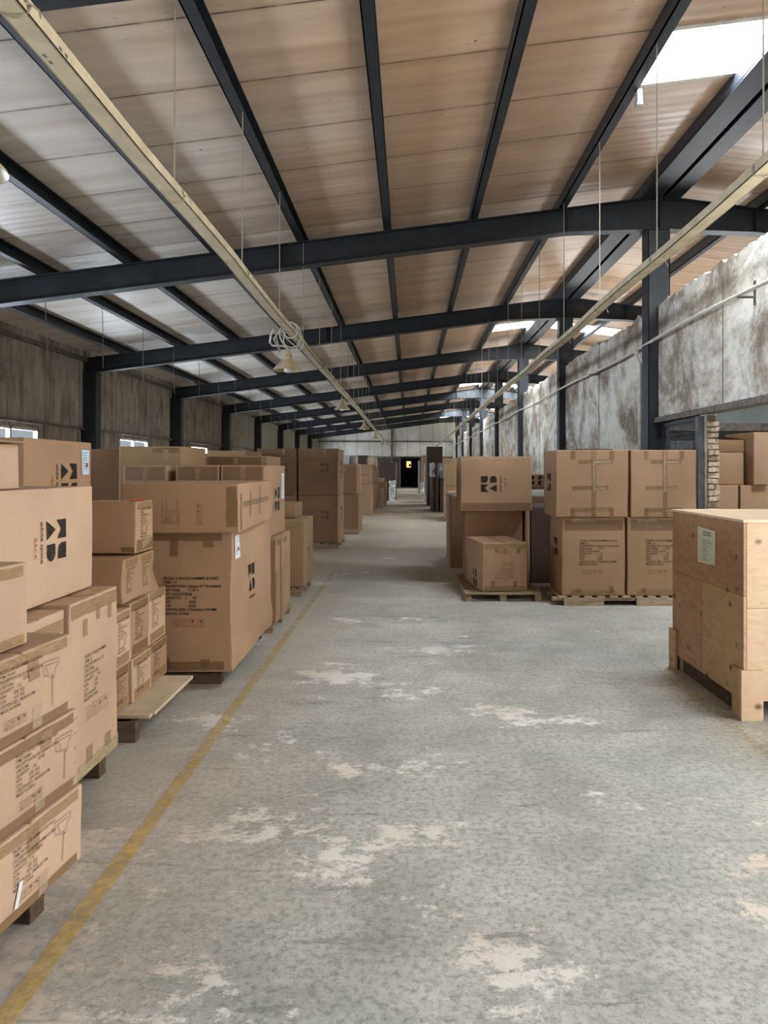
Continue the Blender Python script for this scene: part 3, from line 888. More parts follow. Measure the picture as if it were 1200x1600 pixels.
SINK = "PROJECT: 001222 HAMMER AND NAILS\nITEM: YR-4001\nDESCRIPTION: BLACK SHAMPOO SINK\nCARTON#:              OF 80\nQUANTITY:   1 PC\nN.W:          5.00  KGS\nG.W:          6.00  KGS\nCARTON SIZE:  58x58x26.5 CM\nMADE IN CHINA"
CABINET = "PROJECT: 001222 HAMMER & NAILS\nITEM: 1.0\nDESCRIPTION: Cabinet 60\" Washstand\nCARTON#:        1 OF 3\nSHIP LOCATION:#\nQUANTITY:    1      PC\nN.W:                   KGS\nG.W:                   KGS\nCARTON SIZE: 1170x900x1170 MM\nMADE IN CHINA"
SMALL = "PROJECT: 001222 HAMMER\nITEM: 12\nDESCRIPTION: No.1 12\"\nCARTON#:     1\nSHIP LOCATION:\nQUANTITY:     1 PC\nN.W:           KGS\nG.W:           KGS\nSIZE: 60x30x30\nMADE IN CHINA"

def icons_geo():
    """four framed handling marks: cup of care, two bars, glass, umbrella"""
    m = MB()
    def rect(x0, y0, x1, y1): m.add([(x0, y0), (x1, y0), (x1, y1), (x0, y1)], [(0, 1, 2, 3)])
    def poly(p): m.add(p, [tuple(range(len(p)))])
    for i in range(4):
        o = i * 1.22; t = 0.05
        rect(o, 0, o + 1, t); rect(o, 1 - t + 0.2, o + 1, 1.2); rect(o, t, o + t, 1.2 - t); rect(o + 1 - t, t, o + 1, 1.2 - t)
        c = o + 0.5
        if i == 0:
            poly([(c - 0.26, 0.3), (c + 0.26, 0.3), (c + 0.18, 0.18), (c - 0.18, 0.18)]); poly([(c - 0.3, 0.36), (c - 0.2, 0.36), (c - 0.02, 0.95), (c - 0.07, 0.98)]); poly([(c + 0.3, 0.36), (c + 0.2, 0.36), (c + 0.02, 0.95), (c + 0.07, 0.98)])
        elif i == 1:
            for d in (-0.16, 0.16):
                rect(c + d - 0.035, 0.25, c + d + 0.035, 0.8); poly([(c + d - 0.11, 0.8), (c + d + 0.11, 0.8), (c + d, 1.02)])
            rect(c - 0.3, 0.16, c + 0.3, 0.2)
        elif i == 2:
            poly([(c - 0.24, 1.0), (c + 0.24, 1.0), (c + 0.2, 0.75), (c + 0.05, 0.58), (c - 0.05, 0.58), (c - 0.2, 0.75)]); rect(c - 0.03, 0.25, c + 0.03, 0.6); rect(c - 0.18, 0.2, c + 0.18, 0.26)
        else:
            poly([(c - 0.3, 0.7)] + [(c + 0.3 * math.cos(a), 0.7 + 0.3 * math.sin(a)) for a in [math.pi * (1 - k / 8) for k in range(1, 9)]]); rect(c - 0.025, 0.25, c + 0.025, 0.7); rect(c - 0.025, 0.2, c + 0.12, 0.25)
    return ([(v[0], v[1]) for v in m.v], m.f)
ICONS = icons_geo()

def logo_geo():
    """two by two emblem: notched block over a triangle, two rounded blocks; one unit wide"""
    m = MB()
    def poly(p): m.add(p, [tuple(range(len(p)))])
    # notched block, upper left
    poly([(0, 0.53), (0.235, 0.74), (0.235, 1.0), (0, 1.0)][::-1])
    poly([(0.47, 0.53), (0.47, 1.0), (0.235, 1.0), (0.235, 0.74)])
    # triangle, lower left
    poly([(0.0, 0.0), (0.47, 0.0), (0.235, 0.46)])
    # rounded block, upper right (lower left corner rounded)
    p = [(0.98, 0.56), (0.98, 1.0), (0.58, 1.0), (0.58, 0.76)]
    p += [(0.78 - 0.2 * math.cos(a), 0.76 - 0.2 * math.sin(a)) for a in [math.pi / 2 * k / 6 for k in range(1, 7)]]
    poly(p)
    # rounded block, lower right (right end rounded)
    p = [(0.58, 0.0), (0.58, 0.42)]
    p += [(0.80 + 0.2 * math.sin(a), 0.21 + 0.21 * math.cos(a)) for a in [math.pi * k / 10 for k in range(0, 11)]]
    poly(p)
    return ([(v[0], v[1]) for v in m.v], m.f)
LOGO = logo_geo()
def wordmark(c, face, u, v, sc, rot, back=None, ink=None):
    """emblem with the words under it (and a red word below); u, v = lower left of the emblem"""
    ink = ink or INK
    ca, sa = math.cos(rot), math.sin(rot)
    at = lambda x, y: (u + (x * ca - y * sa) * sc, v + (x * sa + y * ca) * sc)
    c.print(face, LOGO, u, v, sc, rot, ink, 'printed_logo')
    g = text_geo('white space', 1.0, 1.0, 0.012)
    wd = max(x for x, y in g[0])
    s = sc * 1.0 / wd
    a = at(0, -0.30)
    c.print(face, g, a[0], a[1], s, rot, ink, 'printed_text')
    if back:
        a = at(0.36, -0.62)
        c.print(face, text_geo(back), a[0], a[1], sc * 0.2, rot, INK_RED, 'printed_text')

def sink_sketch():
    m = MB()
    def seg(a, b, t=0.012):
        d = Vector(b) - Vector(a); n = Vector((-d.y, d.x)).normalized() * t
        m.add([tuple(Vector(a) - n), tuple(Vector(b) - n), tuple(Vector(b) + n), tuple(Vector(a) + n)], [(0, 1, 2, 3)])
    P = [(0, 1.0), (0.62, 1.0), (0.62, 0.86), (0.5, 0.80), (0.48, 0.66), (0.38, 0.60), (0.36, 0.68), (0.2, 0.66), (0.12, 0.72), (0.02, 0.70), (0.0, 1.0)]
    for a, b in zip(P[:-1], P[1:]): seg(a, b)
    seg((0.1, 0.92), (0.54, 0.92)); seg((0.36, 0.6), (0.36, 0.0), 0.02); seg((0.3, 0.62), (0.44, 0.6)); seg((0.1, 0.92), (0.2, 0.72))
    return ([(v[0], v[1]) for v in m.v], m.f)
SKETCH = sink_sketch()

def block(c, face, geo, u, v, h, rot=0.0, mat=None, lines=10):
    """text block with top left corner at u, v and full height h"""
    s = h / (lines * 1.0)
    a = (u + math.sin(rot) * s * 0.75, v - math.cos(rot) * s * 0.75)
    return c.print(face, geo, a[0], a[1], s, rot, mat or INK_SOFT)

# ---- pallets
def pallet(x0, x1, y0, y1, z, label, along='x', n=7, mat=WOOD, legs=3, name='wooden_pallet', legw=0.08, yaw=0.0, cover=(0.66, 0.8)):
    cx, cy = (x0 + x1) / 2, (y0 + y1) / 2
    r = thing(name, label, 'pallet', (cx, cy, 0), yaw)
    w, d = x1 - x0, y1 - y0
    rr = random.Random(int(abs(x0 * 100) + y0 * 10))
    L = d if along == 'x' else w
    for i in range(n):
        bw = L / n * rr.uniform(*cover)
        t = -L / 2 + L * i / (n - 1) - (bw * i / (n - 1))
        m = MB(); j = rr.uniform(-0.006, 0.006)
        if along == 'x': m.box(-w / 2 + j, w / 2 + j, t, t + bw, z - 0.02, z - rr.uniform(0, 0.002))
        else: m.box(t, t + bw, -d / 2 + j, d / 2 + j, z - 0.02, z - rr.uniform(0, 0.002))
        m.build('deck_board', mat, r, bevel=0.002)
    for i in range(legs):
        m = MB()
        if along == 'x':
            t = -w / 2 + (w - legw) * i / (legs - 1)
            m.box(t, t + legw, -d / 2 + 0.01, d / 2 - 0.01, 0.0, z - 0.0205)
        else:
            t = -d / 2 + (d - legw) * i / (legs - 1)
            m.box(-w / 2 + 0.01, w / 2 - 0.01, t, t + legw, 0.0, z - 0.0205)
        m.build('stringer', mat, r, bevel=0.003)
    return r

R = math.radians
# ==== left foreground: four sink cartons, slightly turned
_p = pallet(-1.72, -1.36, 1.98, 2.585, 0.128, 'dark wooden pallet under the nearest stack of sink cartons', 'x', 6, WOOD_DARK, yaw=R(-6))
m = MB(); m.box(0.17, 0.275, 0.18, 0.26, 0.0, 0.127); m.build('block', WOOD_DARK, _p, bevel=0.002)
zz = [0.13, 0.397, 0.663, 0.928]
labs = ['bottom sink carton of the nearest left stack, torn white tape on its print',
        'middle sink carton of the nearest left stack, staples along its far edge',
        'kraft sink carton third from the floor in the nearest left stack, grey dusty top']
for i in range(3):
    c = Carton(-1.733 + 0.006 * i, -1.153 - 0.012 * i, 2.02, 2.607 - 0.01 * i, zz[i], zz[i] + 0.264, labs[i], KRAFT_PALE, R(-6), 'sink cartons at the left edge', 0.006, 0.006, corner=(1, 1), seam='x')
    D = c.d
    block(c, 'right', text_geo(SINK, 1.0, 0.86, 0.012), (0.20, 0.235, 0.17)[i], (0.222, 0.228, 0.236)[i], 0.132, 0, INK_SOFT, 9)
    c.print('right', ICONS, (0.215, 0.25, 0.185)[i], 0.050, 0.024, 0, INK_SOFT, 'handling_marks')
    c.print('right', SKETCH, (0.41, 0.435, 0.385)[i], 0.055, 0.15, R(-2), INK_FAINT, 'printed_sketch')
    c.tape('right', 0.02, 0.224, D - 0.05, 0.034, TAPE_DARK if i == 1 else TAPE)
    c.tape('right', 0.02, 0.004, D - 0.05, 0.032, TAPE_DARK)
    c.tape('right', (0.27, 0.36, 0.31)[i], 0.165 if i != 1 else 0.20, 0.06, 0.085 if i != 1 else 0.05, TAPE, e=0.0026)
    c.tape('right', 0.33, 0.008, 0.05, 0.07, TAPE_CLEAR, e=0.0029)
    if i == 0:
        c.tape('right', 0.215, 0.04, 0.018, 0.075, PAPER, R(-14), 'torn_white_tape', e=0.0045)
    if i == 1:
        for k in range(5):
            m = MB()
            for q in (0, 0.012):
                p = c.fp('right', D - 0.025 + q, 0.03 + k * 0.05, 0.003); p2 = c.fp('right', D - 0.018 + q, 0.034 + k * 0.05, 0.004)
                m.tube([p, p2], 0.0016, 5)
            m.build('staple', BRASS, c.root)
    if i == 2:
        c.tape('top', 0.26, 0.01, 0.06, D - 0.02, TAPE_CLEAR)
c = Carton(-1.83, -1.249, 1.85, 2.42, 0.931, 1.197, 'kraft sink carton on top of the nearest left stack, set back from the others', KRAFT_PALE, R(-6), 'sink cartons at the left edge', 0.006, 0.005, corner=(1, 1), seam='x')
block(c, 'right', text_geo(SINK, 1.0, 0.86, 0.012), 0.13, 0.19, 0.125, 0, INK_SOFT, 9)
c.tape('right', 0.02, 0.222, 0.53, 0.035, TAPE); c.tape('right', 0.02, 0.006, 0.53, 0.03, TAPE)

# ==== tall pair of cartons behind them, with the wide one on top
pallet(-2.15, -1.49, 2.75, 3.66, 0.118, 'dark wooden pallet under the tall carton beside the sink cartons', 'y', 6, WOOD_DARK)
c = Carton(-2.2, -1.457, 3.17, 3.69, 0.12, 0.917, 'tall pale carton next to the sink cartons, brown tape tabs along its top', KRAFT_PALE, 0, None, 0.008, 0.006, seam='x')
block(c, 'right', text_geo(SMALL, 1.0, 0.9, 0.012), 0.14, 0.545, 0.215, 0, INK_SOFT, 10)
c.print('right', ICONS, 0.16, 0.245, 0.05, 0, m_ink('faint_red_ink', srgb(140, 84, 66), 0.6), 'handling_marks')
c.tape('right', 0.01, 0.725, 0.50, 0.062)
for a, b, w in ((0.125, 0.63, 0.045), (0.27, 0.68, 0.04), (0.40, 0.66, 0.045)):
    c.tape('right', a, b, w, 0.075, e=0.0028)
c.tape('right', 0.02, 0.004, 0.5, 0.06, m_tape('yellow_cloudy_tape', srgb(184, 168, 130), 0.3, 0.7)); c.tape('right', 0.17, 0.05, 0.06, 0.07, e=0.0028); c.tape('right', 0.36, 0.05, 0.07, 0.06, e=0.0028)
c.tape('top', 0.02, 0.22, 0.7, 0.06)
c = Carton(-2.2, -1.465, 2.70, 3.135, 0.12, 0.905, 'pale carton half hidden behind the sink cartons, torn tape below its top edge', KRAFT_PALE, 0, None, 0.008, 0.006, seam='x')
c.tape('right', 0.03, 0.695, 0.40, 0.052, TAPE); c.tape('right', 0.12, 0.645, 0.045, 0.055, TAPE_DARK, e=0.0028); c.tape('right', 0.24, 0.66, 0.05, 0.04, e=0.0028)
c = Carton(-2.45, -1.567, 2.72, 3.655, 0.921, 1.417, 'big kraft carton printed with a black emblem and red BACK, on the tall pale cartons', KRAFT_PALE, 0, None, 0.008, 0.005, seam='x')
wordmark(c, 'right', 0.462, 0.355, 0.178, R(-90), 'BACK')
c = Carton(-2.2, -1.61, 2.74, 3.06, 1.419, 1.6, 'small open carton on the emblem carton at the left edge', KRAFT_PALE, 0, None, 0.004, 0.006, seam='x')
m = MB(); m.slab(0.0, 0.176, 0.180, 0.33, 0.188, 0.192, -0.1, 0.15)
m.build('flap', KRAFT, c.root)

# ==== cartons behind, along the wall
c = Carton(-2.95, -2.03, 3.90, 4.72, 0.0, 1.668, 'tall carton with a pale blue label behind the emblem carton', KRAFT, 0, None, 0.012, 0.006)
wordmark(c, 'right', 0.40, 1.534, 0.20, R(-90), 'FRONT', INK)
c.label('right', 0.67, 1.465, 0.11, 0.155, PAPER_BLUE, True, True)
c = Carton(-3.6, -2.83, 7.3, 8.3, 0.0, 1.70, 'dark shaded carton behind the blue labelled carton', KRAFT_DARK_SHADE, 0, None, 0.008, 0.006)

# ==== pile of small cartons on a plywood sheet
r = thing('wooden_pallet', 'low wooden pallet under the loose plywood sheet', 'pallet', (-1.82, 4.53, 0))
for a in (-0.42, 0.0, 0.40):
    m = MB(); m.box(-0.18, 0.28, a - 0.04, a + 0.04, 0, 0.112); m.build('stringer', WOOD_DARK, r)
m = MB()
m.box(-2.0, -1.43, 4.16, 4.9, 0.114, 0.134)
o = m.build('plywood_sheet', m_plain('dusty_grey_board', srgb(192, 176, 152), 0.7, 0, 0.1, 5), bevel=0.002)
tag(o, 'loose pale plywood sheet jutting out under the small cartons', 'board')
m = MB(); m.box(-2.0, -1.44, 4.10, 4.155, 0.114, 0.134)
o = m.build('wooden_plank', m_plain('dusty_plank', srgb(190, 172, 146), 0.7, 0, 0.1, 5), bevel=0.002)
tag(o, 'narrow pale plank at the near end of the plywood sheet', 'board')
m = MB(); m.box(-1.98, -1.5, 4.05, 4.12, 0.0, 0.112); m.build('stringer', WOOD_DARK, r).location = (1.82, -4.53, 0)
SM = [(4.02, 4.285, 0.136, 0.385, 'bottom near corner of the small carton pile'), (4.30, 4.605, 0.136, 0.39, 'bottom middle of the small carton pile'),
      (4.63, 4.955, 0.136, 0.388, 'bottom far end of the small carton pile beside the big stack'),
      (4.02, 4.285, 0.389, 0.70, 'second layer near end of the small carton pile'), (4.30, 4.605, 0.394, 0.714, 'second layer middle of the small carton pile'),
      (4.62, 4.955, 0.392, 0.716, 'second layer far end of the small carton pile')]
for i, (y0, y1, z0, z1, lab) in enumerate(SM):
    dx = (0.0, 0.012, -0.005, 0.008, 0.0, -0.01)[i]
    c = Carton(-1.99, -1.62 + dx, y0, y1, z0, z1, 'small scuffed kraft carton, ' + lab, KRAFT_PALE if i % 2 else KRAFT, 0, 'small cartons on the plywood sheet', 0.006, 0.009, seam='x')
    h = z1 - z0; D = c.d
    block(c, 'right', text_geo(SMALL, 1.0, 0.8, 0.012), 0.06, h - 0.04, min(0.19, h * 0.66), 0, INK_SOFT, 10)
    c.tape('right', 0.02, h - 0.05, D - 0.04, 0.045, TAPE if i % 2 else TAPE_DARK)
    c.tape('right', 0.03, 0.012, D - 0.06, 0.06, TAPE if i != 4 else TAPE_DARK)
def warp(q, X, Y, Z):
    if X > 0.8:
        q.x += 0.03 * max(0, -Z) * max(0, Y) - 0.012 * (1 - abs(Z)) * X
    return q
c = Carton(-2.0, -1.655, 4.25, 4.82, 0.718, 0.975, 'warped small carton with two printed ends, third layer of the small pile', KRAFT, R(1), 'small cartons on the plywood sheet', 0.004, 0.012, seam='x', extra=warp)
for a in (0.06, 0.34):
    block(c, 'right', text_geo(SMALL, 1.0, 0.8, 0.012), a, 0.20, 0.15, 0, INK_SOFT, 10)
    c.tape('right', a - 0.02, 0.205, 0.2, 0.045, TAPE)
c = Carton(-2.0, -1.664, 4.5, 4.80, 0.985, 1.30, 'small carton with ragged tape, topmost of the small pile', KRAFT, 0, 'small cartons on the plywood sheet', 0.004, 0.006, seam='x')
block(c, 'right', text_geo(SMALL, 1.0, 0.8, 0.012), 0.07, 0.275, 0.19, 0, INK_SOFT, 10)
c.tape('right', 0.02, 0.265, 0.26, 0.045, TAPE); c.tape('right', 0.02, 0.01, 0.27, 0.07, TAPE_DARK); c.tape('right', 0.1, 0.04, 0.16, 0.045, TAPE_CLEAR, R(15), e=0.003)
c.tape('front', 0.25, 0.01, 0.08, 0.03, TAPE_DARK)
m = MB(); m.tube([(0.10, -0.06, 0.32), (0.13, -0.02, 0.322), (0.15, 0.04, 0.321)], 0.006, 6); m.build('red_strap', m_plain('red_strap', srgb(170, 40, 36), 0.5), c.root)

# ==== big stack in the middle of the left side
pallet(-1.98, -1.3, 5.16, 6.6, 0.098, 'dark low pallet under the big bulging carton', 'y', 7, WOOD_DARK)
def crush(q, X, Y, Z):
    if X > 0 and Z < 0:
        q.x += 0.03 * X * max(0, -Z - 0.2) * (0.4 + 0.6 * max(0, Y)) * math.sin(3 + Z * 6 + Y * 3)
        if Y < -0.9:
            q.x += 0.006 * X * math.sin(Z * 30) * (-Z)
    if X > 0 and Z > 0:
        q.x += 0.012 * X * Z * math.sin(Y * 4)
    return q
c = Carton(-2.005, -1.228, 5.10, 6.58, 0.10, 1.068, 'big bulging carton with cabinet print and a white label, middle of the left side', KRAFT, 0, None, 0.014, 0.010, seam='x', res=16, extra=crush)
block(c, 'front', text_geo(CABINET, 1.0, 0.9, 0.02), 0.315, 0.66, 0.27, 0, INK, 10)
c.print('front', ICONS, 0.385, 0.315, 0.046, 0, INK_RED, 'handling_marks')
wordmark(c, 'right', 0.52, 0.47, 0.20, 0, None)
c.label('right', 0.08, 0.765, 0.19, 0.165, PAPER, True, True)
c.tape('front', 0.05, 0.905, 0.66, 0.05, TAPE_DARK); c.tape('front', 0.36, 0.80, 0.055, 0.12, TAPE_DARK, e=0.0028); c.tape('front', 0.58, 0.86, 0.07, 0.06, TAPE_DARK, e=0.0028)
c.tape('front', 0.06, 0.012, 0.66, 0.06, TAPE_DARK); c.tape('front', 0.3, 0.03, 0.06, 0.07, TAPE_DARK, e=0.0028); c.tape('front', 0.56, 0.03, 0.06, 0.06, TAPE_DARK, e=0.0028)
c = Carton(-1.93, -1.149, 4.97, 6.35, 1.072, 1.402, 'wide flat carton lying across the big bulging carton, taped cross on its end', KRAFT, R(1.5), None, 0.006, 0.008, seam='x', corner=(1, -1), res=12)
block(c, 'front', text_geo(CABINET, 1.0, 0.8), 0.27, 0.06, 0.125, R(90), INK_SOFT, 10)
c.print('front', ICONS, 0.54, 0.055, 0.030, R(90), INK_RED, 'handling_marks')
c.tape('front', 0.70, 0.04, 0.075, 0.27, TAPE_DARK)
c.tape('right', 0.05, 0.012, 0.06, 0.25, TAPE_DARK); c.tape('right', 0.15, 0.165, 1.1, 0.04, TAPE_DARK); c.tape('right', 0.40, 0.08, 0.05, 0.19, TAPE_DARK, e=0.0028); c.tape('right', 0.78, 0.08, 0.05, 0.22, TAPE_DARK, e=0.0028)
# slim cartons on edge
pallet(-1.68, -1.23, 6.74, 7.75, 0.095, 'wooden pallet under the two slim upright cartons', 'y', 6, WOOD)
for i, (y0, y1) in enumerate(((6.76, 6.98), (7.01, 7.30))):
    c = Carton(-1.68, -1.215 + 0.012 * i, y0, y1, 0.097, 0.856, 'slim upright carton with vertical print, %s' % ('nearer the big bulging carton' if i == 0 else 'beyond its slim twin'), KRAFT, 0, 'slim upright cartons', 0.006, 0.008, seam='x')
    block(c, 'right', text_geo('PROJECT: 001222\nDESCRIPTION: 1.0', 1.0, 1.0), 0.06, 0.47, 0.10, R(-90), INK_SOFT, 2)
    c.tape('right', 0.03, 0.70, c.d - 0.06, 0.05, TAPE_DARK)
c = Carton(-1.68, -1.25, 7.33, 7.78, 0.097, 0.856, 'carton mostly hidden behind the slim upright cartons', KRAFT)
# row of three cartons behind
for i, (x0, x1, y1) in enumerate(((-2.55, -2.165, 7.05), (-2.095, -1.703, 7.7), (-1.69, -1.30, 7.74))):
    c = Carton(x0, x1, 6.64 if i else 6.6, y1, 0.86, 1.535, 'carton in the row behind the flat taped one, ' + ('left one beside a dark gap', 'middle one with smeared tape', 'right one with a white label')[i], KRAFT, 0, 'row of cartons behind the flat taped carton', 0.004, 0.004)
    c.tape('front', 0.02, 0.54, c.w - 0.04, 0.12, TAPE_DARK); c.tape('front', c.w / 2 - 0.02, 0.3, 0.045, 0.36, TAPE, e=0.0028)
    if i == 2:
        wordmark(c, 'right', 0.52, 0.46, 0.23, R(-90)); c.label('right', 0.86, 0.34, 0.17, 0.26, PAPER)
    elif True:
        Carton(x0, x1, 6.76, y1 - 0.02, 0, 0.856, 'plain carton on the floor under the row, ' + ('below the left one', 'below the middle one')[i], KRAFT)
c = Carton(-2.8, -2.2, 7.14, 8.0, 0, 1.72, 'tall carton behind the row with a strip of tape hanging from its top edge', KRAFT_GREY, R(0), None, 0.006, 0.006, seam='y')
c.tape('front', 0.32, 1.655, 0.26, 0.05, TAPE_DARK); c.tape('front', 0.43, 1.58, 0.045, 0.11, TAPE_CLEAR, e=0.003)
c = Carton(-2.35, -1.63, 8.5, 9.4, 0, 1.652, 'wide carton with taped front edge between the row and the big four stack', KRAFT, 0, None, 0.006, 0.006)
c.tape('front', 0.05, 1.55, 0.6, 0.09, TAPE_DARK); c.tape('front', 0.33, 1.5, 0.05, 0.15, TAPE, e=0.003)
c = Carton(-3.0, -2.42, 11, 12.2, 0, 1.775, 'grey topped carton near the left wall behind the big stacks', KRAFT_GREY)
c = Carton(-3.9, -3.0, 8.6, 10.0, 0, 1.70, 'carton by the left wall under the second window', KRAFT_GREY)
c = Carton(-3.7, -2.95, 13.3, 14.3, 0, 1.78, 'carton behind the grey topped one along the left wall', KRAFT_DARK_SHADE)

# ==== smaller stack beyond
pallet(-1.61, -1.26, 8.70, 9.6, 0.10, 'wooden pallet under the upright carton left of the aisle', 'y', 5, WOOD)
c = Carton(-1.61, -1.24, 8.74, 9.55, 0.102, 0.90, 'upright pale carton on a small pallet left of the aisle', KRAFT_GREY, 0, None, 0.005, 0.005)
c.print('right', LOGO, 0.32, 0.30, 0.14, 0, INK_FAINT, 'printed_logo'); c.print('right', text_geo('white space'), 0.32, 0.25, 0.026, 0, INK_FAINT)
c.tape('front', 0.1, 0.62, 0.05, 0.16, TAPE_CLEAR)
c = Carton(-1.61, -1.38, 9.0, 9.55, 0.903, 1.085, 'small carton sitting on the upright pale carton', KRAFT_GREY)
# four stack; shade on its fronts is put into a darker kraft colour
pallet(-2.87, -1.32, 13.95, 15.3, 0.108, 'wooden pallet under the stack of four big shaded cartons', 'y', 9, WOOD)
for i in range(2):
    for j in range(2):
        x1 = -1.343 - 0.778 * i
        c = Carton(x1 - 0.75, x1, 13.97, 15.2, 0.11 + 0.892 * j, 0.998 + 0.892 * j, 'big brown carton of the four stack, %s' % (('lower one beside the aisle', 'upper one beside the aisle'), ('lower one away from the aisle', 'upper one away from the aisle'))[i][j], KRAFT_DARK_SHADE, 0, 'stack of four big cartons', 0.008, 0.006)
        c.print('front', text_geo(CABINET, 1.0, 0.9), 0.28, 0.46, 0.022, 0, INK_FAINT)
        c.print('front', LOGO, 0.42, 0.45, 0.16, 0, INK_FAINT, 'printed_logo')
        c.tape('front', 0.48, 0.78, 0.04, 0.1, TAPE_CLEAR)
        if i == 0:
            wordmark(c, 'right', 0.5, 0.40, 0.26, 0)
c = Carton(-2.0, -1.17, 17.1, 18.4, 0.0, 0.905, 'lower carton with a dark emblem beyond the four stack', KRAFT_DARK_SHADE)
c.print('front', LOGO, 0.12, 0.45, 0.3, 0, INK, 'printed_logo'); c.tape('front', 0.1, 0.03, 0.7, 0.08, TAPE_CLEAR)
c = Carton(-2.1, -1.215, 17.15, 18.4, 0.908, 1.572, 'upper plain carton beyond the four stack', KRAFT_DARK_SHADE)
c.tape('front', 0.6, 0.5, 0.04, 0.12, TAPE_CLEAR)
c = Carton(-2.3, -1.3, 18.7, 20.0, 0, 1.62, 'tall carton carrying the white box behind the four stack', KRAFT)
c = Carton(-1.74, -1.53, 18.9, 19.6, 1.623, 1.86, 'white box on top of a tall carton behind the four stack', BLUEWHITE, name='white_box', cat='box')
c = Carton(-1.505, -1.36, 19.0, 19.6, 1.623, 1.85, 'grey bundle beside the white box on the tall carton', FOAM, name='grey_box', cat='box')
c = Carton(-1.62, -1.22, 24.0, 28.6, 0.0, 0.99, 'long lower carton in the third group on the left', KRAFT)
c = Carton(-1.66, -1.24, 24.1, 28.2, 0.993, 1.66, 'long upper carton in the third group on the left', KRAFT)
c.tape('front', 0.05, 0.3, 0.3, 0.05, TAPE)
c = Carton(-1.28, -1.0, 26.0, 28.6, 0.0, 0.98, 'dark carton filling the gap in the third group on the left', KRAFT_DARK_SHADE) if False else None
c = Carton(-2.2, -1.75, 24.3, 27, 0.0, 1.9, 'dark tall board pack behind the third group on the left', DARKBOARD_SHADE)
c = Carton(-1.28, -0.93, 29.2, 31.2, 0.0, 0.97, 'grey brown carton standing forward on the left beyond the third group', KRAFT_DARK_SHADE)
c = Carton(-1.2, -1.0, 29.4, 30.4, 0.973, 1.14, 'small carton on the grey brown carton on the left', KRAFT_GREY)
c = Carton(-1.9, -1.32, 30.6, 31.8, 0, 1.55, 'tall carton under the crumpled wrapped bundle', KRAFT_DARK_SHADE)

def bundle(x0, x1, y0, y1, z0, z1, label, mat, name, cat, amp=0.05):
    bm = bmesh.new()
    bmesh.ops.create_cube(bm, size=1.0)
    bmesh.ops.subdivide_edges(bm, edges=bm.edges, cuts=7, use_grid_fill=True)
    w, d, h = x1 - x0, y1 - y0, z1 - z0
    for v in bm.verts:
        p = v.co.copy()
        nv = noise.noise_vector(Vector((p.x * w * 6 + x0, p.y * d * 6 + y0, p.z * h * 6)))
        v.co = Vector((p.x * w, p.y * d, (p.z + 0.5) * h)) + nv * amp * (0 if p.z < -0.49 else 1)
        if p.z < -0.49: v.co.z = 0
        v.co.z = max(0, v.co.z)
    me = bpy.data.meshes.new(name); bm.to_mesh(me); bm.free()
    me.materials.append(mat)
    o = bpy.data.objects.new(name, me); o.location = ((x0 + x1) / 2, (y0 + y1) / 2, z0); COL.objects.link(o)
    return tag(o, label, cat)
bundle(-1.72, -1.36, 30.7, 31.6, 1.552, 2.0, 'crumpled pale wrapped bundle on a tall carton on the left', m_plain('crumpled_pale_wrap', srgb(196, 182, 158), 0.5, 0, 0.2, 16), 'wrapped_bundle', 'bundle')
c = Carton(-1.43, -0.62, 35.3, 37.0, 0.0, 1.83, 'big dark board carton far down the left of the aisle', DARKBOARD_SHADE, r=0.02)
bundle(-0.92, -0.66, 34.6, 35.2, 0, 0.92, 'white plastic wrap hanging by the far dark board carton', m_plain('white_plastic_wrap', srgb(206, 204, 198), 0.35, 0, 0.15, 20), 'plastic_wrap', 'wrap', 0.1)
bundle(-1.12, -0.98, 28.0, 28.5, 0, 0.75, 'pale plastic sheet bunched beside the long cartons', m_plain('pale_plastic_sheet', srgb(180, 172, 158), 0.4, 0, 0.15, 20), 'plastic_wrap', 'wrap', 0.05)
c = Carton(-1.7, -0.86, 47.5, 49, 0, 1.75, 'dark carton beside the far doorway', DARKBOARD_SHADE)
c = Carton(-3.4, -2.2, 40.5, 42, 0, 2.25, 'long dark rack load far behind on the left', DARKBOARD_SHADE)

# ==== right: crate
r = thing('plywood_crate', 'large pale plywood crate on corner boards at the right edge', 'crate', (2.0, 4.42, 0))
w, d = 1.25, 1.19
def pane(name, mat, x0, x1, y0, y1, z0, z1, b=0.003):
    m = MB(); m.box(x0, x1, y0, y1, z0, z1)
    return m.build(name, mat, r, bevel=b)
Yc = 5.04 - 4.42
pane('side_panel', PLY_RED, 0, 0.018, 0.0, d, 0.739, 1.178)
pane('side_panel', PLY_YEL, 0, 0.018, 0.0, Yc - 0.001, 0.11, 0.738)
pane('side_panel', PLY_RED, 0, 0.018, Yc + 0.001, d, 0.11, 0.738)
pane('front_panel', PLY_FRONT, 0.019, w, 0.0, 0.018, 0.667, 1.178)
pane('front_panel', PLY_FRONT, 0.019, w, 0.0, 0.018, 0.11, 0.666)
pane('back_panel', PLY_FRONT, 0.019, w - 0.019, d - 0.018, d, 0.11, 1.178)
pane('side_panel', PLY_RED, w - 0.018, w, 0.019, d - 0.0, 0.11, 1.178)
pane('top_panel', PLY_TOP, -0.004, w + 0.004, -0.004, d + 0.004, 1.179, 1.197)
pane('base_panel', PLY_YEL, 0.02, w - 0.02, 0.02, d - 0.02, 0.11, 0.128)
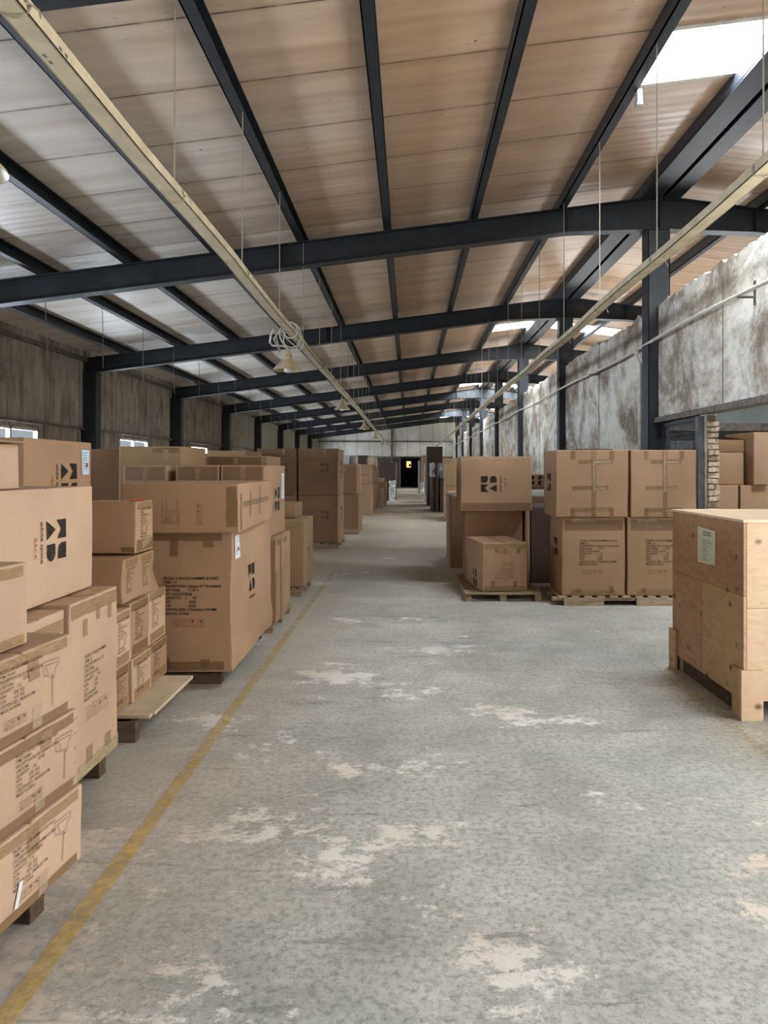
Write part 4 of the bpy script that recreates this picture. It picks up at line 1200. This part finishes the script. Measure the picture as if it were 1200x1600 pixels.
for sx in (0, 1):
    for sy in (0, 1):
        x0 = -0.022 if sx == 0 else w + 0.001
        y0 = -0.022 if sy == 0 else d + 0.001
        m = MB()
        m.box(x0, x0 + 0.02, (0.0 if sy == 0 else d - 0.11) - (0.0), (0.11 if sy == 0 else d), 0, 0.30)
        m.build('corner_board', PLY_YEL, r, bevel=0.002)
        m = MB()
        m.box((-0.022 if sx == 0 else w - 0.11), (0.11 if sx == 0 else w + 0.021), y0, y0 + 0.021, 0, 0.30)
        m.build('corner_board', PLY_FRONT, r, bevel=0.002)
for xx in (0.03, w / 2 - 0.05, w - 0.13):
    m = MB(); m.box(xx, xx + 0.1, 0.12, d - 0.12, 0.0, 0.109); m.build('skid', WOOD_DARK, r)
m = MB(); m.box(0.02, 0.16, d - 0.14, d - 0.03, 0.0, 0.109); m.build('skid', WOOD_PALE, r)
for xx in (0.12, 0.55, 0.98):
    pass
# document taped to the side of the crate
vs = []
m = MB()
y0, y1, z0, z1 = 4.815 - 4.42, 5.115 - 4.42, 0.86, 1.105
m.add([(-0.003, y1, z0 + 0.0), (-0.004, y0, z0 + 0.012), (-0.004, y0, z1 - 0.01), (-0.003, y1, z1)], [(0, 1, 2, 3)])
pp = m.build('document_sheet', PAPER_CREAM, r)
m = MB()
rr = random.Random(5)
for k, zz_ in enumerate((1.07, 1.052)):
    m.add([(-0.006, 0.60, zz_), (-0.006, 0.46, zz_), (-0.006, 0.46, zz_ + 0.011), (-0.006, 0.60, zz_ + 0.011)], [(0, 1, 2, 3)])
for k in range(14):
    zz_ = 1.022 - k * 0.0105
    a = 0.63 - rr.uniform(0, 0.03); b = a - rr.uniform(0.06, 0.16)
    m.add([(-0.006, a, zz_), (-0.006, b, zz_), (-0.006, b, zz_ + 0.0035), (-0.006, a, zz_ + 0.0035)], [(0, 1, 2, 3)])
m.build('document_print', INK_FAINT, pp)

# ==== right: pallet with three cartons
pallet(0.64, 1.50, 8.36, 9.9, 0.098, 'wooden pallet with gaps under the three cartons right of the aisle', 'x', 11, WOOD, legs=3, legw=0.07, cover=(0.5, 0.6))
c = Carton(0.84, 1.365, 8.44, 9.30, 0.10, 0.655, 'small carton with inverted print at the front of the right pallet', KRAFT, R(8), None, 0.006, 0.005, corner=(-1, -1))
block(c, 'front', text_geo(SMALL, 1.0, 1.0), 0.36, 0.145, 0.19, R(180), INK_SOFT, 10)
c.print('front', ICONS, 0.36, 0.47, 0.034, R(180), INK_RED, 'handling_marks')
c.tape('front', 0.03, 0.49, 0.49, 0.055, TAPE); c.tape('front', 0.14, 0.445, 0.04, 0.05, TAPE_DARK, e=0.003); c.tape('front', 0.25, 0.445, 0.04, 0.05, TAPE_DARK, e=0.003); c.tape('front', 0.40, 0.43, 0.045, 0.06, TAPE_DARK, e=0.003)
c.tape('front', 0.02, 0.01, 0.48, 0.05, TAPE); c.tape('front', 0.1, 0.04, 0.045, 0.08, TAPE_DARK, e=0.003); c.tape('front', 0.36, 0.04, 0.045, 0.07, TAPE_DARK, e=0.003)
c.tape('top', 0.235, 0.02, 0.055, 0.82, TAPE_CLEAR)
c.print('left', LOGO, 0.40, 0.22, 0.2, R(-90), INK_SOFT, 'printed_logo')
c = Carton(0.72, 1.45, 9.45, 9.95, 0.10, 0.972, 'plain carton behind the small one, carrying the emblem carton', KRAFT, 0, None, 0.006, 0.005)
c = Carton(0.65, 1.536, 9.24, 10.1, 0.976, 1.66, 'carton with a rotated black emblem on top of the right pallet', KRAFT, 0, None, 0.007, 0.006, res=12)
wordmark(c, 'front', 0.445, 0.24, 0.20, R(90), 'BACK')
c.tape('front', 0.005, 0.625, 0.875, 0.05, m_tape('pale_tape', srgb(206, 172, 138), 0.3, 0.6)); c.tape('front', 0.01, 0.015, 0.865, 0.085, TAPE_DARK)
c.tape('left', 0.3, 0.1, 0.05, 0.5, TAPE_CLEAR); c.tape('left', 0.6, 0.05, 0.06, 0.6, TAPE_CLEAR)
c = Carton(0.64, 1.46, 11.2, 12.7, 0.0, 1.085, 'dark carton behind the right pallet along the aisle', KRAFT_DARK_SHADE)
m = MB(); m.box(0.66, 0.9, 11.3, 11.9, 1.09, 1.12)
tag(m.build('foam_strip', FOAM), 'pale foam strip lying on the dark carton behind the right pallet', 'foam')
c = Carton(1.508, 1.572, 9.6, 10.5, 0.0, 0.972, 'narrow grey sided carton right of the emblem pallet', KRAFT_GREY)
# carton in the gap, shade put into its dark colour; flat panels behind
c = Carton(1.6, 2.0, 9.7, 10.9, 0.0, 1.0, 'black shaded carton in the gap between the right stacks', DARKBOARD_SHADE)
c = Carton(1.7, 2.7, 12.0, 13.0, 0.0, 1.05, 'carton under the white boards between the right stacks', KRAFT_DARK_SHADE)
c = Carton(1.7, 2.7, 12.0, 13.0, 1.053, 1.14, 'upper flat white topped board pack between the right stacks', BLUEWHITE, name='board_pack', cat='boards', r=0.004)
c = Carton(1.72, 2.7, 13.4, 14.5, 0.0, 1.18, 'carton behind the white boards between the right stacks', KRAFT_DARK_SHADE)
c = Carton(1.72, 2.7, 13.45, 14.4, 1.183, 1.405, 'low carton with black emblem seen between the right stacks', KRAFT)
c.print('front', LOGO, 0.56, 0.03, 0.17, R(90), INK, 'printed_logo'); c.print('front', LOGO, 0.8, 0.03, 0.17, R(90), INK, 'printed_logo')
c = Carton(2.1, 2.75, 17.0, 18.0, 0.0, 1.70, 'tall carton against the plaster wall between the right stacks', KRAFT)

# ==== right: four stack on a pallet
r = thing('wooden_pallet', 'pale wooden pallet with broad blocks under the four taped cartons', 'pallet', (2.4, 8.5, 0))
for i in range(11):
    m = MB(); m.box(-0.75 + i * 0.14, -0.75 + i * 0.14 + 0.085, -0.38, 0.42, 0.085, 0.103); m.build('deck_board', WOOD_PALE, r)
for yy in (-0.36, 0.0, 0.34):
    m = MB(); m.box(-0.82, 0.80, yy, yy + 0.08, 0.05, 0.0845); m.build('stringer', WOOD, r)
for xx, ww in ((-0.70, 0.44), (0.10, 0.5)):
    m = MB(); m.box(xx, xx + ww, -0.40, -0.362, 0.0, 0.082); m.build('front_block', WOOD_PALE, r, bevel=0.002)
    m = MB(); m.box(xx, xx + ww, 0.0, 0.08, 0.0, 0.049); m.build('block', WOOD, r)
    m = MB(); m.box(xx, xx + ww, 0.34, 0.42, 0.0, 0.049); m.build('block', WOOD, r)
for i, (x0, x1) in enumerate(((1.688, 2.382), (2.408, 3.10))):
    c = Carton(x0, x1, 8.15, 8.86, 0.105, 0.968, 'printed carton, lower %s of the four taped cartons on the right' % ('left', 'right')[i], KRAFT, 0, 'four taped cartons right of the aisle', 0.008, 0.005)
    block(c, 'front', text_geo(CABINET, 1.0, 0.92, 0.02), 0.19 + 0.01 * i, 0.62, 0.29, 0, INK_SOFT, 10)
    c.print('front', ICONS, 0.225, 0.235, 0.045, 0, INK_RED if False else INK_FAINT, 'handling_marks')
    c.tape('front', 0.03, 0.72, 0.64, 0.12, TAPE_DARK, e=0.002); c.tape('front', 0.1, 0.812, 0.24, 0.035, TAPE_CLEAR, e=0.003)
    c.tape('front', 0.1, 0.01, 0.5, 0.055, TAPE); c.tape('front', 0.15, 0.03, 0.06, 0.05, TAPE_DARK, e=0.003); c.tape('front', 0.52, 0.03, 0.05, 0.07, TAPE_DARK, e=0.003)
    c.print('left', LOGO, 0.3, 0.42, 0.2, 0, INK, 'printed_logo')
for i, (x0, x1) in enumerate(((1.616, 2.408), (2.436, 3.157))):
    c = Carton(x0, x1, 8.12, 8.84, 0.972, 1.71, 'carton with a taped seam, upper %s of the four taped cartons on the right' % ('left', 'right')[i], KRAFT, 0, 'four taped cartons right of the aisle', 0.006, 0.006)
    W_ = c.w
    c.tape('front', W_ * 0.49, 0.0, 0.05, 0.735, TAPE_DARK); c.tape('front', W_ * 0.51, 0.28, 0.02, 0.45, TAPE_CLEAR, e=0.0032)
    for v, a, b in ((0.03, 0.22, 0.76), (0.27, 0.22, 0.72), (0.56, 0.3, 0.78)):
        c.tape('front', W_ * a, v + 0.03, W_ * (b - a), 0.045, TAPE_DARK, R(1.5), e=0.0027)
        c.tape('front', W_ * 0.52, v + 0.035, W_ * (b - 0.55), 0.02, TAPE_CLEAR, R(3), e=0.0035)
    for a in (0.2, 0.74):
        c.tape('front', W_ * a, 0.01, 0.05, 0.09, TAPE_DARK, e=0.0028); c.tape('front', W_ * a, 0.63, 0.05, 0.1, TAPE_DARK, e=0.0028)
    if i == 0:
        c.tape('top', 0.3, 0.02, 0.06, 0.66, TAPE_CLEAR)
        c.print('left', LOGO, 0.24, 0.28, 0.2, 0, INK, 'printed_logo')
m = MB(); m.box(1.86, 2.26, 8.2, 8.6, 1.712, 1.724)
tag(m.build('flat_board', WOOD_DARK), 'dark flat board lying on the upper left taped carton', 'board')

# ==== far right row along the aisle
c = Carton(1.08, 1.5, 21.6, 23.2, 0, 1.0, 'lower carton of the pair beyond the right pallet', KRAFT)
c = Carton(1.08, 1.45, 21.6, 23.0, 1.003, 1.69, 'upper carton of the pair beyond the right pallet', KRAFT_GREY)
m = MB(); m.box(1.12, 1.4, 21.2, 21.55, 0.62, 0.9)
c = Carton(1.14, 1.42, 20.9, 21.5, 0.0, 0.86, 'pale open topped carton in front of the pair on the right', KRAFT_PALE)
for i in range(3):
    c = Carton(0.80 + 0.13 * i + 0.02 * (i == 2), 0.91 + 0.13 * i + (0.24 if i == 2 else 0), 25.9 - 0.15 * i, 28.0, 0, 1.22 - 0.03 * i, 'dark upright panel pack on the right of the aisle, %s' % ('nearest the aisle', 'second from the aisle', 'widest and farthest from the aisle')[i], DARKBOARD_SHADE, 0, 'upright panel packs', r=0.006)
bundle(0.80, 0.93, 26.4, 28.4, 1.222, 1.72, 'silver wrapped bundle on the panel packs, nearer the aisle', SILVER, 'wrapped_bundle', 'bundle', 0.05)
bundle(1.08, 1.4, 26.2, 28.0, 1.192, 1.70, 'silver wrapped bundle on the panel packs, beside the carton pair', SILVER, 'wrapped_bundle', 'bundle', 0.05)
c = Carton(0.74, 1.39, 30.5, 32, 0, 2.43, 'tall dark brown board pack towering over the right row', DARKBOARD_SHADE, name='board_pack', cat='boards', r=0.006)
for i, (x0, x1, y0, z1) in enumerate(((0.69, 0.73, 32.6, 1.75), (0.66, 0.70, 38, 1.95), (0.74, 1.1, 42, 2.28), (0.56, 0.66, 44, 2.0))):
    c = Carton(x0, x1, y0, y0 + 1.4, 0, z1, 'pale upright panel leaning in the far right row, ' + ('just behind the tall board pack', 'second behind the tall board pack', 'wide tall one', 'nearest the far doorway')[i], (FOAM, KRAFT_GREY, KRAFT, FOAM)[i], 0, name='upright_panel', cat='panel', r=0.006, bulge=0.002, na=0.002)
bundle(0.60, 0.72, 36.5, 37.3, 0, 0.8, 'white plastic wrap on the floor by the far right panels', m_plain('white_floor_wrap', srgb(206, 204, 198), 0.35, 0, 0.15, 20), 'plastic_wrap', 'wrap', 0.08)
c = Carton(1.55, 2.2, 25, 27, 0, 1.88, 'pale carton peeking over the right row near the plaster wall', KRAFT_PALE)
c = Carton(1.5, 2.3, 34, 36, 0, 2.0, 'carton far behind the silver bundles by the plaster wall', KRAFT)

# ==== room seen through the doorway
def room(x0, x1, y0, y1, z0, z1, lab, mat=KRAFT, **k):
    return Carton(x0, x1, y0, y1, z0, z1, lab, mat, 0, 'cartons in the room behind the doorway', **k)
room(3.68, 3.985, 8.95, 9.8, 0, 1.305, 'low carton behind the doorway next to the brick jamb')
room(4.015, 4.75, 8.95, 9.8, 0, 1.305, 'low wide carton behind the doorway away from the brick jamb')
room(3.70, 4.10, 9.05, 9.7, 1.309, 1.70, 'middle carton behind the doorway under the open flap')
room(4.15, 4.325, 8.9, 9.7, 1.309, 1.945, 'tall narrow carton behind the doorway')
c = room(3.72, 4.13, 9.1, 9.7, 1.704, 1.86, 'open carton behind the doorway with its flap raised', KRAFT_DARK_SHADE)
m = MB(); m.add([(0.20, -0.30, 0.157), (0.20, 0.2, 0.157), (-0.1, 0.2, 0.245), (-0.16, -0.28, 0.205)], [(0, 1, 2, 3)]); m.add([(0.20, -0.30, 0.160), (0.20, 0.2, 0.160), (-0.1, 0.2, 0.249), (-0.16, -0.28, 0.209)], [(0, 1, 2, 3)])
m.build('flap', KRAFT_PALE, c.root)
room(4.37, 4.8, 8.92, 9.7, 1.309, 1.80, 'carton at the right edge behind the doorway', KRAFT_GREY)
room(4.3, 5.2, 9.9, 10.6, 0, 1.93, 'wide carton at the back of the room behind the doorway', KRAFT)

bundle(2.17, 2.23, 7.04, 7.12, 4.98, 5.12, 'scrap of torn white foam hanging at the corner of the near skylight', FOAM, 'foam_scrap', 'foam', 0.02)

# ==== wire gate
r = thing('wire_gate', 'rusty framed wire mesh gate in the opening beside the brick jamb', 'gate', (X_W + 0.03, GATE_Y[0], 0))
L = GATE_Y[1] - GATE_Y[0]
m = MB()
for a in (0.003, L - 0.05): m.box(-0.02, 0.025, a, a + 0.045, 0.02, LINTEL_Z - 0.08)
for zz_ in (0.02, 1.1, LINTEL_Z - 0.125): m.box(-0.02, 0.025, 0.02, L - 0.02, zz_, zz_ + 0.04)
m.build('gate_frame', STEEL, r)
m = MB()
yy = 0.06
while yy < L - 0.05:
    m.tube([(0, yy, 0.05), (0, yy, LINTEL_Z - 0.1)], 0.004, 5); yy += 0.075
zz_ = 0.09
while zz_ < LINTEL_Z - 0.12:
    m.tube([(0.004, 0.03, zz_), (0.004, L - 0.03, zz_)], 0.004, 5); zz_ += 0.06
m.build('wire_mesh', STEEL_GREY, r)
m = MB(); m.tube([(-0.03, 0.05 + 0.03 * math.cos(a), 1.28 + 0.03 * math.sin(a)) for a in [2 * math.pi * k / 12 for k in range(13)]], 0.005, 6); m.build('latch_ring', STEEL_RUST, r)

# ==== conduit along the plaster wall with brackets
r = thing('wall_conduit', 'pale conduit running along the plaster wall on brackets', 'pipe', (0, 0, 0))
m = MB()
pts = [(X_W - 0.14 + 0.01 * math.sin(y * 1.3), y, 3.235 + 0.02 * math.sin(y * 0.9)) for y in [4 + 0.5 * k for k in range(108)]]
m.tube(pts, 0.022, 8); m.build('conduit_pipe', PIPE, r, smooth=True)
by = 7.3
while by < 57:
    if all(abs(by - f) > 0.3 for f in FRAMES):
        m = MB(); m.box(X_W - 0.20, X_W - 0.02, by - 0.018, by + 0.018, 3.19, 3.206); m.box(X_W - 0.03, X_W - 0.021, by - 0.02, by + 0.02, 3.12, 3.36)
        m.build('bracket', STEEL_RUST, r)
    by += 3.0
m = MB(); m.tube([(X_W - 0.17, 10.62, 3.22), (X_W - 0.17, 10.62, 3.1), (X_W - 0.12, 10.62, 3.0), (X_W - 0.12, 10.62, 0.3)], 0.03, 8); m.build('down_pipe', PIPE, r, smooth=True)

# ==== lighting trays hung on cords
def tray(x, z, label, ys):
    r = thing('lighting_tray', label, 'cable tray', (x, 0, z))
    sag = lambda y: 0.012 * math.sin(y * 1.6 + x) + 0.01 * math.sin(y * 0.37)
    m = MB()
    y = -4.0
    while y < 57.5:
        y2 = min(y + 1.0, 57.5)
        for (xa, xb, za, zb) in ((-0.05, 0.05, 0.0, 0.008), (-0.05, -0.042, 0.0, 0.065), (0.042, 0.05, 0.0, 0.065)):
            s0, s1 = sag(y), sag(y2)
            m.add([(xa, y, za + s0), (xb, y, za + s0), (xb, y2, za + s1), (xa, y2, za + s1), (xa, y, zb + s0), (xb, y, zb + s0), (xb, y2, zb + s1), (xa, y2, zb + s1)], MB.HEX)
        y = y2
    m.build('tray_channel', CREAM, r)
    m = MB()
    for k in range(20):
        yy = -3 + 3.0 * k
        for q in (0, 0.05):
            m.box(0.0502, 0.0508, yy + q, yy + q + 0.025, 0.02, 0.034)
            m.box(-0.02, -0.008, yy + q, yy + q + 0.025, -0.001, -0.0004)
    m.build('slots', STEEL_RUST, r)
    zt = slope_z(x)
    for y in ys:
        m = MB(); s = sag(y)
        m.tube([(0.0, y, 0.05 + s), (0.003, y + 0.01, zt - z + 0.0)], 0.005, 6)
        m.tube([(0.058 * math.cos(a), y + 0.012 * a / 3, 0.032 + s + 0.05 * math.sin(a)) for a in [2 * math.pi * k / 14 for k in range(15)]], 0.006, 6)
        m.tube([(0.06, y, 0.03 + s), (0.09, y + 0.03, 0.015 + s), (0.10, y + 0.02, -0.02 + s)], 0.004, 5)
        m.build('hanger_cord', ROPE, r)
    return r
ys = [4.63 - 3.8, 4.63 - 1.9] + [4.63 + 1.88 * k for k in range(28)]
tray(-1.47, 3.185, 'cream lighting tray hanging along the left of the aisle', ys)
tray(2.10, 3.24, 'cream lighting tray hanging along the right beside the plaster wall', [y - 0.25 for y in ys])
# bare cords left over from a removed tray
n = 0
y = 6.65
zt = slope_z(-5.1)
while y < 55:
    m = MB()
    m.tube([(-5.1, y, zt), (-5.1 + 0.02 * math.sin(n * 2.3), y, zt - 0.4), (-5.09, y + 0.01, 3.19 - 0.03 * (n % 3))], 0.005, 6)
    o = m.build('hanging_cord', WIRE)
    lab = ('thin bare cord hanging from the second purlin off the left wall, %s from the front' % ORD[n]) if n < 10 else 'distant thin bare cord hanging from the second purlin off the left wall'
    tag(o, lab, 'cord', 'bare cords hanging over the left stacks')
    n += 1; y += 1.88

# ==== enamel lamps
def lamp(x, y, z, label, tx=-1.47, coil=False, plain=False):
    r = thing('pendant_lamp', label, 'lamp', (x, y, z), 0, 'enamel lamps along the left tray')
    R0 = 0.2
    m = MB()
    prof = [(R0, 0.0), (R0 - 0.005, 0.012), (0.135, 0.075), (0.085, 0.125), (0.06, 0.15), (0.056, 0.2), (0.04, 0.235), (0.034, 0.27), (0.02, 0.285), (0.0, 0.288)]
    m.lathe(prof, 32); m.lathe([(R0 - 0.002, 0.001), (0.132, 0.07), (0.08, 0.12), (0.0, 0.125)], 32)
    m.build('lamp_shade', CREAM_LAMP, r, smooth=True)
    m = MB()
    m.lathe([(0, -0.03), (0.03, -0.025), (0.046, -0.005), (0.05, 0.03), (0.045, 0.09), (0.03, 0.118)], 18)
    m.build('bulb', BULB, r, smooth=True)
    m = MB()
    for k in range(6):
        a = 2 * math.pi * k / 6 - 0.6
        m.tube([(0.052 * math.cos(a), 0.052 * math.sin(a), 0.19), (0.058 * math.cos(a), 0.058 * math.sin(a), 0.191)], 0.009, 8)
    m.build('vent_holes', BLACKVOID, r)
    m = MB(); m.tube([(0, 0, 0.28), (0, 0, 0.31)], 0.022, 10); m.tube([(0.0, 0, 0.31), ((0 if plain else tx - x), 0, (slope_z(x) + 0.1 - z) if plain else max(0.34, 3.19 - z))], 0.006, 6)
    m.build('lamp_neck', STEEL_RUST, r)
    dx, dz = tx - x, 3.19 - z
    m = MB()
    if coil:
        def ring(cx, cy, cz, rx, rz, tilt, n=18, turns=1.0):
            return [(cx + rx * math.cos(a), cy + tilt * math.cos(a), cz + rz * math.sin(a)) for a in [2 * math.pi * turns * k / n for k in range(n + 1)]]
        m.tube([(0.0, 0, 0.30), (-0.06, 0, 0.325), (-0.2, 0.0, 0.33), (-0.235, 0.0, 0.37), (-0.2, -0.1, 0.45), (-0.14, -0.2, 0.52)], 0.014, 8)
        m.tube(ring(dx - 0.02, -0.45, dz + 0.0, 0.12, 0.16, 0.1), 0.009, 8)
        m.tube(ring(dx - 0.03, -0.15, dz - 0.02, 0.11, 0.15, 0.12), 0.009, 8)
        m.tube(ring(dx, -0.6, dz + 0.03, 0.08, 0.1, 0.05), 0.009, 8)
        m.tube([(dx - 0.12, -0.55, dz + 0.05), (dx - 0.22, -0.5, dz - 0.06), (dx - 0.17, -0.35, dz - 0.2), (-0.14, -0.2, 0.52), (dx + 0.0, -0.05, dz - 0.10), (dx + 0.06, 0.05, dz + 0.02)], 0.010, 8)
    elif plain:
        m.tube([(0.006, 0.01, 0.30), (0.014, 0.012, 0.8), (0.012, 0.01, slope_z(x) - z)], 0.008, 6)
    else:
        m.tube([(0, 0, 0.31), (dx * 0.4 - 0.1, 0.1, 0.33), (dx - 0.08, 0.15, dz - 0.05), (dx, 0.1, dz + 0.06), (dx + 0.07, 0.0, dz), (dx - 0.02, -0.1, dz - 0.1)], 0.012, 8)
    m.build('lamp_cord', PIPE, r, smooth=True)
lamp(-1.60, 9.75, 2.80, 'cream bell shaped lamp with looped cord, nearest whole lamp on the left tray', coil=True)
lamp(-1.66, 18.4, 2.98, 'cream bell shaped lamp, second whole one along the left tray')
lamp(-1.62, 26.8, 2.95, 'cream bell shaped lamp, third whole one along the left tray')
lamp(-1.60, 35.3, 2.95, 'cream bell shaped lamp, fourth whole one along the left tray')
lamp(-1.58, 43.6, 2.92, 'cream bell shaped lamp, last one before the far doorway')
lamp(-1.955, 3.2, 2.80, 'cream lamp cut off by the left edge of the picture, only its rim showing', plain=True)
